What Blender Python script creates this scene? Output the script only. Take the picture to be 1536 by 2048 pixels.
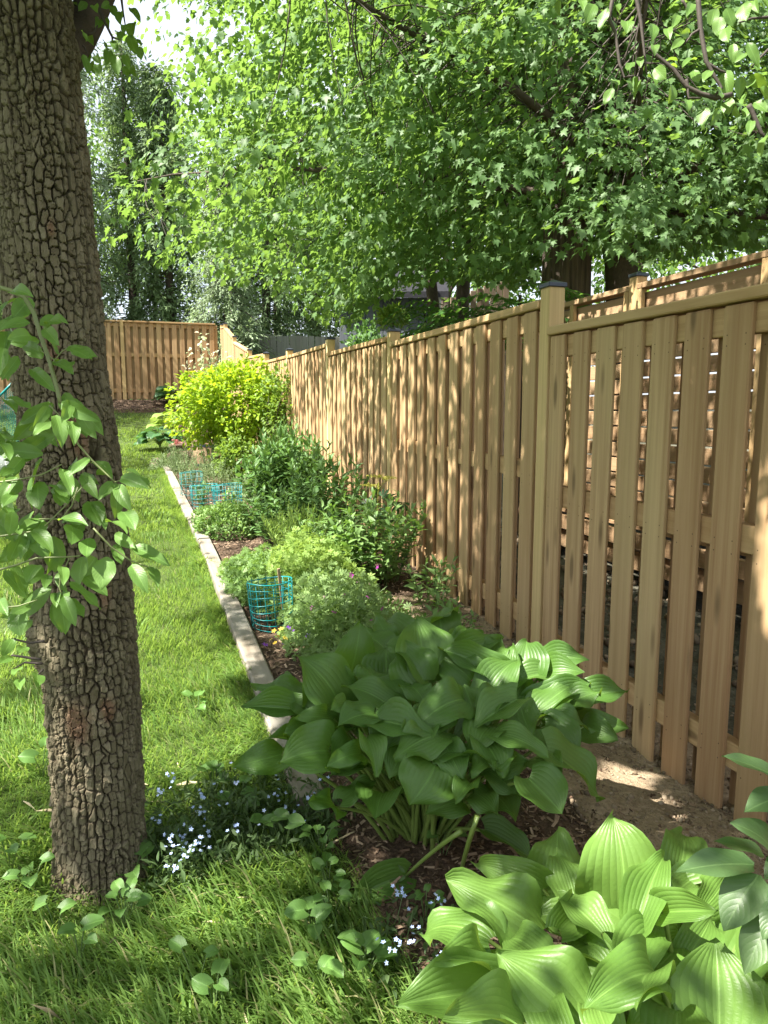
import bpy, math, random
import numpy as np
from mathutils import Vector, Matrix
from math import sin, cos, pi, radians, tan, atan2, sqrt

random.seed(7)
RNG = np.random.default_rng(7)
S = bpy.context.scene
for _o in list(bpy.data.objects):
    bpy.data.objects.remove(_o)

# ------------------------------------------------------------------ camera, sky, sun, exposure
YAW, PITCH, CZ = radians(17.73), radians(8.0), 1.46
cam_d = bpy.data.cameras.new('camera')
cam = bpy.data.objects.new('camera', cam_d)
S.collection.objects.link(cam)
cam.location = (0, 0, CZ)
cam.rotation_euler = (radians(90) - PITCH, 0, -YAW)
cam_d.sensor_fit = 'VERTICAL'
cam_d.sensor_height = 24.0
cam_d.lens = 24.0 * 1450.0 / 2048.0
cam_d.clip_start = 0.05
cam_d.clip_end = 500
S.camera = cam
S.render.resolution_x, S.render.resolution_y = 768, 1024

SUN_EL = radians(56)
SUN_AZ = atan2(-0.98, -0.16)          # measured from +Y towards +X
sun_dir = Vector((sin(SUN_AZ) * cos(SUN_EL), cos(SUN_AZ) * cos(SUN_EL), sin(SUN_EL)))
W = bpy.data.worlds.new('World')
S.world = W
W.use_nodes = True
wn = W.node_tree.nodes
wl = W.node_tree.links
sky = wn.new('ShaderNodeTexSky')
sky.sky_type = 'NISHITA'
sky.sun_disc = False
sky.sun_elevation = SUN_EL
sky.sun_rotation = SUN_AZ
sky.air_density = 1.0
sky.dust_density = 3.0
sky.ozone_density = 1.0
bgn = wn['Background']
# thin bright cloud spread over the whole sky
_tc = wn.new('ShaderNodeTexCoord')
_cn = wn.new('ShaderNodeTexNoise'); _cn.inputs['Scale'].default_value = 2.2; _cn.inputs['Detail'].default_value = 6
wl.new(_tc.outputs['Generated'], _cn.inputs['Vector'])
_cr = wn.new('ShaderNodeMapRange'); _cr.inputs[1].default_value = .36; _cr.inputs[2].default_value = .58; _cr.inputs[3].default_value = .55; _cr.inputs[4].default_value = .95
wl.new(_cn.outputs[0], _cr.inputs[0])
_cm = wn.new('ShaderNodeMix'); _cm.data_type = 'RGBA'
wl.new(_cr.outputs[0], _cm.inputs[0]); wl.new(sky.outputs[0], _cm.inputs[6]); _cm.inputs[7].default_value = (3.6, 3.8, 4.1, 1)
wl.new(_cm.outputs[2], bgn.inputs[0])
bgn.inputs[1].default_value = 0.09
sd = bpy.data.lights.new('sun', 'SUN')
sd.energy = 5.0
sd.angle = radians(0.6)
sd.color = (1.0, 0.95, 0.86)
so = bpy.data.objects.new('sun', sd)
S.collection.objects.link(so)
so.location = (-8, 10, 20)
so.rotation_euler = sun_dir.to_track_quat('Z', 'Y').to_euler()
S.view_settings.view_transform = 'Standard'
S.view_settings.look = 'None'
S.view_settings.gamma = 1.0
S.view_settings.use_curve_mapping = False
S.view_settings.exposure = 2.02
S.cycles.max_bounces = 7
S.cycles.diffuse_bounces = 4
S.cycles.glossy_bounces = 2
S.cycles.transmission_bounces = 4

# ------------------------------------------------------------------ place helpers
FPX = 1450.0
FW = np.array([sin(YAW) * cos(PITCH), cos(YAW) * cos(PITCH), -sin(PITCH)])
RT = np.array([cos(YAW), -sin(YAW), 0.0])
UP = np.cross(RT, FW)
CAM = np.array([0, 0, CZ])
GY = [-10, 2.2, 3.8, 5.6, 6.6, 8.9, 11.4, 13.8, 16.2, 18.9, 20.8, 26, 60]
GZ = [0.0, 0.0, .09, .19, .23, .28, .43, .49, .76, 1.31, 1.74, 1.95, 2.2]
_yy = np.arange(-12, 62, .1)
_gz = np.convolve(np.pad(np.interp(_yy, GY, GZ), 6, 'edge'), np.ones(13) / 13, 'valid')


def sstep(a, b, x):
    t = np.clip((np.asarray(x, float) - a) / (b - a), 0, 1)
    return t * t * (3 - 2 * t)


def ground(x, y):
    """height of the land (the strip along the fence sinks a little near the viewer)"""
    z = np.interp(y, _yy, _gz)
    return z - .07 * sstep(1.25, 1.85, x) * (1 - sstep(2.6, 3.8, y))


def at(u, v, k):
    """a spot seen at photo pixel (u, v), k metres along the view axis"""
    return CAM + k * (FW + RT * (u - 768) / FPX - UP * (v - 1024) / FPX)


def on_ground(u, v):
    d = FW + RT * (u - 768) / FPX - UP * (v - 1024) / FPX
    t = .4
    while t < 70:
        p = CAM + d * t
        if p[2] < ground(p[0], p[1]):
            break
        t += .01
    return p


def project(P):
    q = np.asarray(P) - CAM
    k = q @ FW
    kk = np.where(k > .05, k, .05)
    return 768 + FPX * (q @ RT) / kk, 1024 - FPX * (q @ UP) / kk, k


def hashn(ix, iy, s=0):
    h = (ix.astype(np.int64) * 374761393 + iy.astype(np.int64) * 668265263 + s * 1442695041) & 0x7fffffff
    h = (h ^ (h >> 13)) * 1274126177 & 0x7fffffff
    return ((h ^ (h >> 16)) & 0xffffff) / float(0xffffff)


def vnoise(x, y, s=0):
    x = np.asarray(x, float); y = np.asarray(y, float)
    ix = np.floor(x); iy = np.floor(y)
    fx = x - ix; fy = y - iy
    fx = fx * fx * (3 - 2 * fx); fy = fy * fy * (3 - 2 * fy)
    a = hashn(ix, iy, s); b = hashn(ix + 1, iy, s); c = hashn(ix, iy + 1, s); d = hashn(ix + 1, iy + 1, s)
    return (a * (1 - fx) + b * fx) * (1 - fy) + (c * (1 - fx) + d * fx) * fy


def fbm(x, y, s=0, o=4):
    r = 0; a = .5
    for i in range(o):
        r = r + a * vnoise(x, y, s + i); x = x * 2.03; y = y * 2.03; a *= .5
    return r


# ------------------------------------------------------------------ mesh helpers
def mesh_np(name, V, faces, mat=None, smooth=True, attrs=None):
    """faces: list of (n,k) int arrays (k = 3 or 4)"""
    me = bpy.data.meshes.new(name)
    V = np.asarray(V, np.float32)
    me.vertices.add(len(V))
    me.vertices.foreach_set('co', V.ravel())
    loops = np.concatenate([f.ravel() for f in faces]).astype(np.int32)
    sizes = np.concatenate([np.full(len(f), f.shape[1]) for f in faces]).astype(np.int32)
    me.loops.add(len(loops))
    me.loops.foreach_set('vertex_index', loops)
    me.polygons.add(len(sizes))
    st = np.concatenate([[0], np.cumsum(sizes)[:-1]]).astype(np.int32)
    me.polygons.foreach_set('loop_start', st)
    me.polygons.foreach_set('loop_total', sizes)
    me.polygons.foreach_set('use_smooth', np.full(len(sizes), bool(smooth)))
    for k, (typ, arr) in (attrs or {}).items():
        at_ = me.attributes.new(k, typ, 'POINT')
        at_.data.foreach_set('vector' if typ == 'FLOAT_VECTOR' else 'value', np.asarray(arr, np.float32).ravel())
    me.update(calc_edges=True)
    if mat:
        me.materials.append(mat)
    return me


class MB:
    """collects tubes, boxes and loose faces for ONE mesh"""
    def __init__(self):
        self.V = []; self.F3 = []; self.F4 = []; self.n = 0

    def add(self, V, f3=None, f4=None):
        V = np.asarray(V, float)
        if f3 is not None and len(f3): self.F3.append(np.asarray(f3) + self.n)
        if f4 is not None and len(f4): self.F4.append(np.asarray(f4) + self.n)
        self.V.append(V); self.n += len(V)

    def tube(self, P, R, ns=6, cap=True):
        P = np.asarray(P, float); R = np.broadcast_to(np.asarray(R, float), (len(P),))
        T = np.gradient(P, axis=0); T /= np.linalg.norm(T, axis=1)[:, None] + 1e-9
        ref = np.array([0, 0, 1.]) if abs(T[0][2]) < .8 else np.array([1., 0, 0])
        A = np.cross(T, ref); A /= np.linalg.norm(A, axis=1)[:, None] + 1e-9
        B = np.cross(T, A)
        th = np.arange(ns) * 2 * pi / ns
        V = P[:, None, :] + R[:, None, None] * (A[:, None, :] * np.cos(th)[None, :, None] + B[:, None, :] * np.sin(th)[None, :, None])
        V = V.reshape(-1, 3)
        i = np.arange(len(P) - 1)[:, None] * ns; j = np.arange(ns)[None, :]; j2 = (j + 1) % ns
        q = np.stack([i + j, i + j2, i + ns + j2, i + ns + j], -1).reshape(-1, 4)
        f3 = []
        if cap:
            V = np.vstack([V, P[:1], P[-1:]]); c0 = len(V) - 2; c1 = c0 + 1; e = (len(P) - 1) * ns
            f3 = [[c0, (a + 1) % ns, a] for a in range(ns)] + [[c1, e + a, e + (a + 1) % ns] for a in range(ns)]
        self.add(V, f3, q)

    def box(self, c, s, bev=0.0, M=None):
        """box centred c with size s, long edges cut by bev"""
        x, y, z = [a / 2 for a in s]
        if bev <= 0:
            V = np.array([[sx * x, sy * y, sz * z] for sz in (-1, 1) for sy in (-1, 1) for sx in (-1, 1)])
            f4 = [[0, 2, 3, 1], [4, 5, 7, 6], [0, 1, 5, 4], [2, 6, 7, 3], [0, 4, 6, 2], [1, 3, 7, 5]]
            f3 = []
        else:
            b = bev; V = []; idx = {}
            for sx in (-1, 1):
                for sy in (-1, 1):
                    for sz in (-1, 1):
                        for a in range(3):
                            p = [sx * (x - b), sy * (y - b), sz * (z - b)]
                            p[a] = (sx * x, sy * y, sz * z)[a]
                            idx[(sx, sy, sz, a)] = len(V); V.append(p)
            f4 = []; f3 = []
            for a in range(3):
                o1, o2 = [k for k in range(3) if k != a]
                for s_ in (-1, 1):
                    q = []
                    for t1, t2 in ((-1, -1), (1, -1), (1, 1), (-1, 1)):
                        k = [0, 0, 0]; k[a] = s_; k[o1] = t1; k[o2] = t2
                        q.append(idx[(k[0], k[1], k[2], a)])
                    f4.append(q)
            for a in range(3):
                o1, o2 = [k for k in range(3) if k != a]
                for t1 in (-1, 1):
                    for t2 in (-1, 1):
                        def g_(sa, ax):
                            k = [0, 0, 0]; k[a] = sa; k[o1] = t1; k[o2] = t2
                            return idx[(k[0], k[1], k[2], ax)]
                        f4.append([g_(-1, o1), g_(1, o1), g_(1, o2), g_(-1, o2)])
            for sx in (-1, 1):
                for sy in (-1, 1):
                    for sz in (-1, 1):
                        f3.append([idx[(sx, sy, sz, a)] for a in range(3)])
            V = np.array(V)
        if M is not None:
            V = V @ np.asarray(M).T
        self.add(V + np.asarray(c, float), f3, f4)

    def mesh(self, name, mat, smooth=False):
        fs = []
        if self.F3: fs.append(np.vstack(self.F3))
        if self.F4: fs.append(np.vstack(self.F4))
        me = mesh_np(name, np.vstack(self.V), fs, mat, smooth)
        return me


def fix_normals(me):
    import bmesh
    b = bmesh.new(); b.from_mesh(me); bmesh.ops.recalc_face_normals(b, faces=b.faces); b.to_mesh(me); b.free()
    return me


def link(name, me, parent=None, loc=None, kind=None):
    o = bpy.data.objects.new(name, me)
    S.collection.objects.link(o)
    if parent is not None:
        o.parent = parent
    if loc is not None:
        o.location = loc
    if kind:
        o['kind'] = kind
    return o


def local(me, parent):
    """shift world-built mesh data so that it sits right under its thing"""
    me.transform(Matrix.Translation(-parent.location))
    return me


def part(name, mb, mat, parent, smooth=False, kind=None):
    me = mb.mesh(name, mat, smooth)
    fix_normals(me)
    return link(name, local(me, parent), parent, kind=kind)


def tag(o, label, cat, group=None):
    o['label'] = label; o['category'] = cat
    if group: o['group'] = group
    return o


def thing(name, loc, label, cat, group=None):
    o = bpy.data.objects.new(name, None)
    S.collection.objects.link(o)
    o.location = [float(a) for a in loc]
    o.empty_display_size = .05
    return tag(o, label, cat, group)


# ------------------------------------------------------------------ leaves
def leaf_tpl(nx=6, ny=8, peak=.4, width=.6, cord=0., b0=.1, droop=.6, fold=.25, wave=0., ph=0., q0=.62, q1=.92, side=0.):
    """unit-length leaf, base at the origin, tip on +Y, upper face +Z"""
    v = np.linspace(0, 1, ny + 1)[:, None]; u = np.linspace(-1, 1, nx + 1)[None, :]
    p = math.log(.5) / math.log(peak)
    s = np.sin(pi * v ** p).clip(0, 1)
    f = np.where(v < peak, s ** q0, s ** q1)
    f = f + b0 * (1 - v) ** 2 * (1 - f)
    x = width / 2 * f * u
    y = v - cord * np.abs(u) ** 1.6 * (1 - v) ** 3
    z = fold * width / 2 * f * np.abs(u) + wave * width * np.abs(u) ** 2 * np.sin(2 * pi * (1.7 * v + ph) + 1.3 * np.sign(u))
    x = x + side * v * v
    D = max(droop, 1e-3)
    y2 = np.sin(D * y) / D + z * np.sin(D * y)
    z2 = -(1 - np.cos(D * y)) / D + z * np.cos(D * y)
    X = np.broadcast_to(x, z2.shape); Y = np.broadcast_to(y2, z2.shape)
    mid = nx // 2
    ty, tz = Y[-1, mid], z2[-1, mid]
    L = sqrt(ty * ty + tz * tz); a = atan2(-tz, ty)
    Y3 = (Y * cos(a) - z2 * sin(a)) / L; Z3 = (Y * sin(a) + z2 * cos(a)) / L
    V = np.stack([X / L, Y3, Z3], -1).reshape(-1, 3)
    luv = np.stack([np.broadcast_to(u, z2.shape), np.broadcast_to(v, z2.shape), 0 * z2], -1).reshape(-1, 3)
    i = np.arange(ny)[:, None] * (nx + 1); j = np.arange(nx)[None, :]
    q = np.stack([i + j, i + j + 1, i + nx + 2 + j, i + nx + 1 + j], -1).reshape(-1, 4)
    return V, luv, [q]


def maple_tpl(seed=0):
    r = np.random.default_rng(seed)
    pts = [(0, 0), (-.30, -.02), (-.24, .17), (-.54, .30), (-.34, .38), (-.42, .62), (-.17, .55), (0, 1.0)]
    full = pts + [(-x, y) for x, y in pts[-2:0:-1]]
    V = np.array([(x * .95, y, 0) for x, y in full] + [(0, .3, 0)], float)
    V[:, 0] += r.normal(0, .015, len(V))
    V[:, 2] = .22 * np.abs(V[:, 0]) - .30 * V[:, 1] ** 2 + r.normal(0, .015, len(V)) - .2 * V[:, 0] ** 2
    n = len(full)
    f = np.array([[n, (i + 1) % n, i] for i in range(n)])
    luv = np.stack([V[:, 0] * 2, V[:, 1], V[:, 0] * 0], -1)
    return V, luv, [f]


def maple_far():
    V = np.array([(0, 0, 0), (-.48, .18, -.02), (-.30, .42, .03), (-.36, .66, -.1), (0, 1, -.3), (.36, .66, -.1), (.30, .42, .03), (.48, .18, -.02), (0, .35, .02)], float)
    return V, V.copy(), [np.array([[8, 1, 0], [8, 4, 2], [8, 2, 1], [8, 7, 6], [8, 6, 4], [8, 0, 7], [2, 4, 3], [6, 5, 4]])]


TINY = (np.array([[0, 0, 0], [.3, .45, .1], [0, 1, -.12], [-.3, .45, .1]]), np.array([[0, 0, 0], [1, .45, 0], [0, 1, 0], [-1, .45, 0.]]), [np.array([[0, 1, 2], [0, 2, 3]])])


def frames(P, D, N, s, sx=1.0):
    """(m,4,4) matrices for leaves at P pointing along D with upper face towards N"""
    P = np.asarray(P, float); D = np.asarray(D, float); N = np.asarray(N, float)
    D = D / (np.linalg.norm(D, axis=1)[:, None] + 1e-9)
    X = np.cross(D, N); X /= np.linalg.norm(X, axis=1)[:, None] + 1e-9
    Z = np.cross(X, D)
    M = np.zeros((len(P), 4, 4)); s = np.broadcast_to(s, (len(P),))[:, None]
    sx = np.broadcast_to(sx, (len(P),))[:, None]
    M[:, :3, 0] = X * s * sx; M[:, :3, 1] = D * s; M[:, :3, 2] = Z * s; M[:, :3, 3] = P; M[:, 3, 3] = 1
    return M


def merged(name, tpl, M, mat, parent=None, kind='stuff', rnd=None):
    V, luv, F = tpl
    m = len(M); n = len(V)
    A = np.einsum('mij,nj->mni', M[:, :3, :3], V) + M[:, None, :3, 3]
    if parent is not None:
        A = A - np.array(parent.location)
    r = RNG.random(m) if rnd is None else rnd
    fs = [(f[None, :, :] + (np.arange(m) * n)[:, None, None]).reshape(-1, f.shape[1]) for f in F]
    me = mesh_np(name, A.reshape(-1, 3), fs, mat, True,
                 {'rnd': ('FLOAT', np.repeat(r, n)), 'luv': ('FLOAT_VECTOR', np.tile(luv, (m, 1)))})
    return link(name, me, parent, kind=kind)


_tplmesh = {}


def foliage(root, tpls, M, mat, name='leaf', stuff='foliage', nmax=300, px=10):
    """the leaves that show largest become parts, the rest one mass"""
    M = np.asarray(M)
    size = np.linalg.norm(M[:, :3, 1], axis=1)
    u, v, k = project(M[:, :3, 3] + .5 * M[:, :3, 1])
    ins = (k > .3) & (u > -20) & (u < 1556) & (v > -20) & (v < 2068)
    pxs = np.where(ins, size / np.maximum(k, .3) * FPX, 0)
    order = np.argsort(-pxs)
    sel = [i for i in order[:nmax] if pxs[i] >= px]
    loc = Matrix.Translation(-root.location)
    if not isinstance(tpls, list): tpls = [tpls]
    for n_, i in enumerate(sel):
        t = tpls[n_ % len(tpls)]
        key = (id(t), mat.name)
        if key not in _tplmesh:
            _tplmesh[key] = mesh_np(name, t[0], t[2], mat, True, {'luv': ('FLOAT_VECTOR', t[1])})
        o = bpy.data.objects.new(name, _tplmesh[key])
        S.collection.objects.link(o)
        o.parent = root
        o.matrix_basis = loc @ Matrix(M[i].tolist())
    rest = np.setdiff1d(np.arange(len(M)), np.array(sel, int))
    if len(rest):
        ch = np.arange(len(rest)) % len(tpls)
        # one mass: all templates share vertex counts only per template, so join by template then merge
        if len(tpls) == 1:
            merged(stuff, tpls[0], M[rest], mat, root)
        else:
            VV = []; RR = []; LL = []; FF = {}
            off = 0
            for ti, t in enumerate(tpls):
                mm = M[rest[ch == ti]]
                if not len(mm): continue
                n = len(t[0])
                A = np.einsum('mij,nj->mni', mm[:, :3, :3], t[0]) + mm[:, None, :3, 3] - np.array(root.location)
                VV.append(A.reshape(-1, 3)); RR.append(np.repeat(RNG.random(len(mm)), n)); LL.append(np.tile(t[1], (len(mm), 1)))
                for f in t[2]:
                    FF.setdefault(f.shape[1], []).append((f[None] + (np.arange(len(mm)) * n)[:, None, None] + off).reshape(-1, f.shape[1]))
                off += n * len(mm)
            me = mesh_np(stuff, np.vstack(VV), [np.vstack(x) for x in FF.values()], mat, True,
                         {'rnd': ('FLOAT', np.concatenate(RR)), 'luv': ('FLOAT_VECTOR', np.vstack(LL))})
            link(stuff, me, root, kind='stuff')


def unit(a):
    a = np.asarray(a, float)
    return a / (np.linalg.norm(a, axis=-1, keepdims=True) + 1e-9)


def bez(a, b, c, n=8):
    t = np.linspace(0, 1, n)[:, None]
    return (1 - t) ** 2 * np.asarray(a) + 2 * t * (1 - t) * np.asarray(b) + t * t * np.asarray(c)

# ------------------------------------------------------------------ materials
def new_mat(name):
    m = bpy.data.materials.new(name); m.use_nodes = True
    nt = m.node_tree; b = nt.nodes['Principled BSDF']
    return m, nt, b


def nd(nt, typ, **kw):
    n = nt.nodes.new(typ)
    for k, v in kw.items():
        if k in n.inputs: n.inputs[k].default_value = v
        else: setattr(n, k, v)
    return n


def mixc(nt, fac, a, b, mode='MIX'):
    n = nt.nodes.new('ShaderNodeMix'); n.data_type = 'RGBA'; n.blend_type = mode
    for sock, val in ((n.inputs[0], fac), (n.inputs[6], a), (n.inputs[7], b)):
        if hasattr(val, 'links') or hasattr(val, 'is_linked'): nt.links.new(val, sock)
        elif isinstance(val, (int, float)): sock.default_value = val
        else: sock.default_value = (*val, 1)
    return n.outputs[2]


def mth(nt, op, a, b=None, c=None, clamp=False):
    n = nt.nodes.new('ShaderNodeMath'); n.operation = op; n.use_clamp = clamp
    for i, val in enumerate((a, b, c)):
        if val is None: continue
        if hasattr(val, 'is_linked'): nt.links.new(val, n.inputs[i])
        else: n.inputs[i].default_value = val
    return n.outputs[0]


def ramp(nt, fac, stops):
    n = nt.nodes.new('ShaderNodeValToRGB'); e = n.color_ramp.elements
    while len(e) < len(stops): e.new(.5)
    for el, (p, c) in zip(e, stops):
        el.position = p; el.color = (*c, 1) if not isinstance(c, float) else (c, c, c, 1)
    nt.links.new(fac, n.inputs[0])
    return n.outputs[0]


def coords(nt, scale=(1, 1, 1), rnd=True, src='Object'):
    tc = nt.nodes.new('ShaderNodeTexCoord'); mp = nt.nodes.new('ShaderNodeMapping')
    mp.inputs['Scale'].default_value = scale
    if rnd:
        oi = nt.nodes.new('ShaderNodeObjectInfo'); va = nt.nodes.new('ShaderNodeVectorMath'); va.operation = 'ADD'
        sc = nt.nodes.new('ShaderNodeVectorMath'); sc.operation = 'SCALE'; sc.inputs['Scale'].default_value = 37.0
        cb = nt.nodes.new('ShaderNodeCombineXYZ')
        for i in range(3): nt.links.new(oi.outputs['Random'], cb.inputs[i])
        nt.links.new(cb.outputs[0], sc.inputs[0]); nt.links.new(sc.outputs[0], va.inputs[1]); nt.links.new(tc.outputs[src], va.inputs[0])
        nt.links.new(va.outputs[0], mp.inputs[0])
    else:
        nt.links.new(tc.outputs[src], mp.inputs[0])
    return mp.outputs[0]


def noise(nt, vec, scale, detail=4, rough=.55):
    n = nd(nt, 'ShaderNodeTexNoise', Scale=scale, Detail=detail, Roughness=rough)
    nt.links.new(vec, n.inputs['Vector'])
    return n.outputs[0]


def bump(nt, h, strength, dist, b):
    n = nd(nt, 'ShaderNodeBump', Strength=strength, Distance=dist)
    nt.links.new(h, n.inputs['Height']); nt.links.new(n.outputs[0], b.inputs['Normal'])
    return n


def rnd_value(nt):
    oi = nt.nodes.new('ShaderNodeObjectInfo'); a = nd(nt, 'ShaderNodeAttribute', attribute_name='rnd')
    return mth(nt, 'FRACT', mth(nt, 'ADD', oi.outputs['Random'], a.outputs['Fac']))


def leaf_mat(name, c1, c2, tr, trans=.4, rough=.45, vein=None, spec=.35, c3=None, puck=0.0):
    """c1..c2: tone from leaf to leaf; tr: colour of light coming through; vein: None | 'mid' | 'hosta'"""
    m, nt, b = new_mat(name)
    r = rnd_value(nt)
    col = mixc(nt, r, c1, c2)
    if c3:
        col = mixc(nt, mth(nt, 'GREATER_THAN', r, .93), col, c3)
    co = coords(nt, rnd=True)
    nv = noise(nt, co, 9.0, 3)
    col = mixc(nt, mth(nt, 'MULTIPLY', nv, .35), col, tuple(x * 1.6 for x in c2))
    if vein:
        a = nd(nt, 'ShaderNodeAttribute', attribute_name='luv'); sp = nt.nodes.new('ShaderNodeSeparateXYZ')
        nt.links.new(a.outputs['Vector'], sp.inputs[0])
        u = sp.outputs[0]; v = sp.outputs[1]; au = mth(nt, 'ABSOLUTE', u)
        mid = mth(nt, 'LESS_THAN', au, .035 if vein == 'hosta' else .05)
        if vein == 'hosta':
            w = mth(nt, 'ABSOLUTE', mth(nt, 'SINE', mth(nt, 'MULTIPLY', mth(nt, 'POWER', au, .85), pi * 6)))
            line = mth(nt, 'LESS_THAN', w, .13)
            h = mth(nt, 'POWER', w, .6)
            if puck > 0:
                mp = nt.nodes.new('ShaderNodeMapping'); mp.inputs['Scale'].default_value = (7, 26, 1)
                nt.links.new(a.outputs['Vector'], mp.inputs[0])
                pn = noise(nt, mp.outputs[0], 1.3, 2)
                h = mth(nt, 'ADD', h, mth(nt, 'MULTIPLY', mth(nt, 'MULTIPLY', pn, w), puck))
            bump(nt, h, .34, .002, b)
        else:
            d = mth(nt, 'SUBTRACT', mth(nt, 'MULTIPLY', v, 9.0), mth(nt, 'MULTIPLY', au, 3.2))
            w = mth(nt, 'ABSOLUTE', mth(nt, 'SINE', mth(nt, 'MULTIPLY', d, pi)))
            line = mth(nt, 'LESS_THAN', w, .10)
            h = mth(nt, 'ADD', mth(nt, 'POWER', w, .5), mth(nt, 'MULTIPLY', noise(nt, co, 30, 2), .6))
            bump(nt, h, .14, .002, b)
        lighter = tuple(min(1, x * 1.7 + .01) for x in c2)
        col = mixc(nt, mth(nt, 'MULTIPLY', line, .05 if vein == 'hosta' else .08), col, lighter)
        col = mixc(nt, mth(nt, 'MULTIPLY', mid, .6), col, lighter)
    nt.links.new(col, b.inputs['Base Color'])
    b.inputs['Roughness'].default_value = rough
    b.inputs['Specular IOR Level'].default_value = spec
    t = nt.nodes.new('ShaderNodeBsdfTranslucent')
    tcol = mixc(nt, r, tr, tuple(x * .75 for x in tr))
    nt.links.new(tcol, t.inputs[0])
    mx = nt.nodes.new('ShaderNodeMixShader'); mx.inputs[0].default_value = trans
    nt.links.new(b.outputs[0], mx.inputs[1]); nt.links.new(t.outputs[0], mx.inputs[2])
    nt.links.new(mx.outputs[0], nt.nodes['Material Output'].inputs['Surface'])
    return m


def wood_mat(name, axis, c_lo, c_hi, tint, knots=True, rough=.75, grey=None, nails=False):
    """sawn softwood, grain along axis (0,1,2), tone changing from board to board"""
    m, nt, b = new_mat(name)
    sc = [34, 34, 34]; sc[axis] = 1.6
    co = coords(nt, sc)
    g = noise(nt, co, 1.0, 6, .62)
    sc2 = [130, 130, 130]; sc2[axis] = 4
    g2 = noise(nt, coords(nt, sc2), 1.0, 3)
    base = ramp(nt, g, [(.34, c_lo), (.64, c_hi)])
    base = mixc(nt, mth(nt, 'MULTIPLY', g2, .30), base, tuple(x * .55 for x in c_lo))
    sb = [3.5, 3.5, 3.5]; sb[axis] = .9
    big = noise(nt, coords(nt, sb), 1.0, 3)
    base = mixc(nt, ramp(nt, big, [(.46, 0.0), (.72, .75)]), base, tint)
    oi = nt.nodes.new('ShaderNodeObjectInfo')
    base = mixc(nt, mth(nt, 'MULTIPLY', oi.outputs['Random'], .45), base, (c_lo[0] * .72, c_lo[1] * .62, c_lo[2] * .58))
    if grey:
        base = mixc(nt, ramp(nt, noise(nt, coords(nt, sb), 2.3, 4), [(.35, 0.0), (.65, 1.0)]), base, grey)
    if knots:
        sk = [9, 9, 9]; sk[axis] = 3.6
        vo = nd(nt, 'ShaderNodeTexVoronoi', Scale=1.0); nt.links.new(coords(nt, sk), vo.inputs['Vector'])
        k = ramp(nt, vo.outputs['Distance'], [(.09, 1.0), (.20, 0.0)])
        base = mixc(nt, mth(nt, 'MULTIPLY', k, .75), base, tuple(x * .35 for x in c_lo))
    if nails:
        tc = nt.nodes.new('ShaderNodeTexCoord'); sp = nt.nodes.new('ShaderNodeSeparateXYZ'); nt.links.new(tc.outputs['Object'], sp.inputs[0])
        dy = mth(nt, 'SUBTRACT', mth(nt, 'ABSOLUTE', sp.outputs[1]), .042)
        tot = None
        for z0 in (.945, .925, .555, .53, .145, .115):
            dz = mth(nt, 'MULTIPLY', mth(nt, 'SUBTRACT', sp.outputs[2], z0), 1.85)
            d2 = mth(nt, 'ADD', mth(nt, 'MULTIPLY', dy, dy), mth(nt, 'MULTIPLY', dz, dz))
            k_ = mth(nt, 'LESS_THAN', d2, .0028 ** 2)
            tot = k_ if tot is None else mth(nt, 'ADD', tot, k_, clamp=True)
        base = mixc(nt, mth(nt, 'MULTIPLY', tot, .8), base, (.06, .04, .025))
    nt.links.new(base, b.inputs['Base Color'])
    b.inputs['Roughness'].default_value = rough
    b.inputs['Specular IOR Level'].default_value = .25
    bump(nt, mth(nt, 'ADD', g, mth(nt, 'MULTIPLY', g2, .7)), .35, .0025, b)
    return m


def plain_mat(name, c, rough=.5, metal=0., var=.25, scale=8., bumps=0.):
    m, nt, b = new_mat(name)
    co = coords(nt)
    n = noise(nt, co, scale, 4)
    nt.links.new(mixc(nt, n, tuple(x * (1 - var) for x in c), tuple(min(1, x * (1 + var)) for x in c)), b.inputs['Base Color'])
    b.inputs['Roughness'].default_value = rough; b.inputs['Metallic'].default_value = metal
    if bumps: bump(nt, noise(nt, co, scale * 4, 4), .5, bumps, b)
    return m


def ground_mat(name, stops, scale=3., fine=60., bumpd=.02, rough=.9):
    m, nt, b = new_mat(name)
    co = coords(nt, rnd=False)
    n1 = noise(nt, co, scale, 5); n2 = noise(nt, co, fine, 4, .7)
    f = mth(nt, 'ADD', mth(nt, 'MULTIPLY', n1, .45), mth(nt, 'MULTIPLY', n2, .55))
    nt.links.new(ramp(nt, f, stops), b.inputs['Base Color'])
    b.inputs['Roughness'].default_value = rough; b.inputs['Specular IOR Level'].default_value = .2
    bump(nt, n2, .8, bumpd, b)
    return m


M_FENCE = wood_mat('new_fence_wood', 2, (.35, .215, .110), (.58, .405, .225), (.48, .37, .195), nails=True)
M_RAIL = wood_mat('new_rail_wood', 1, (.40, .25, .12), (.60, .41, .22), (.54, .42, .23))
M_RAILX = wood_mat('new_rail_wood_across', 0, (.36, .215, .10), (.56, .37, .19), (.50, .38, .19))
M_POST = wood_mat('new_post_wood', 2, (.52, .38, .18), (.70, .53, .28), (.63, .52, .28), knots=False)
M_DECK = wood_mat('deck_wood', 1, (.30, .19, .10), (.46, .31, .18), (.39, .28, .17), knots=False)
M_DECKP = wood_mat('deck_post_wood', 2, (.40, .26, .12), (.58, .41, .21), (.5, .38, .2), knots=False)
M_TIMBER = wood_mat('weathered_timber', 1, (.17, .145, .11), (.35, .31, .245), (.27, .245, .20), grey=(.25, .235, .20))
M_GREYB = wood_mat('grey_weathered_board', 2, (.17, .18, .16), (.30, .31, .27), (.22, .25, .21), knots=False)
M_BROWNB = wood_mat('brown_weathered_board', 2, (.20, .14, .10), (.32, .24, .17), (.25, .2, .15), knots=False)
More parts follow.
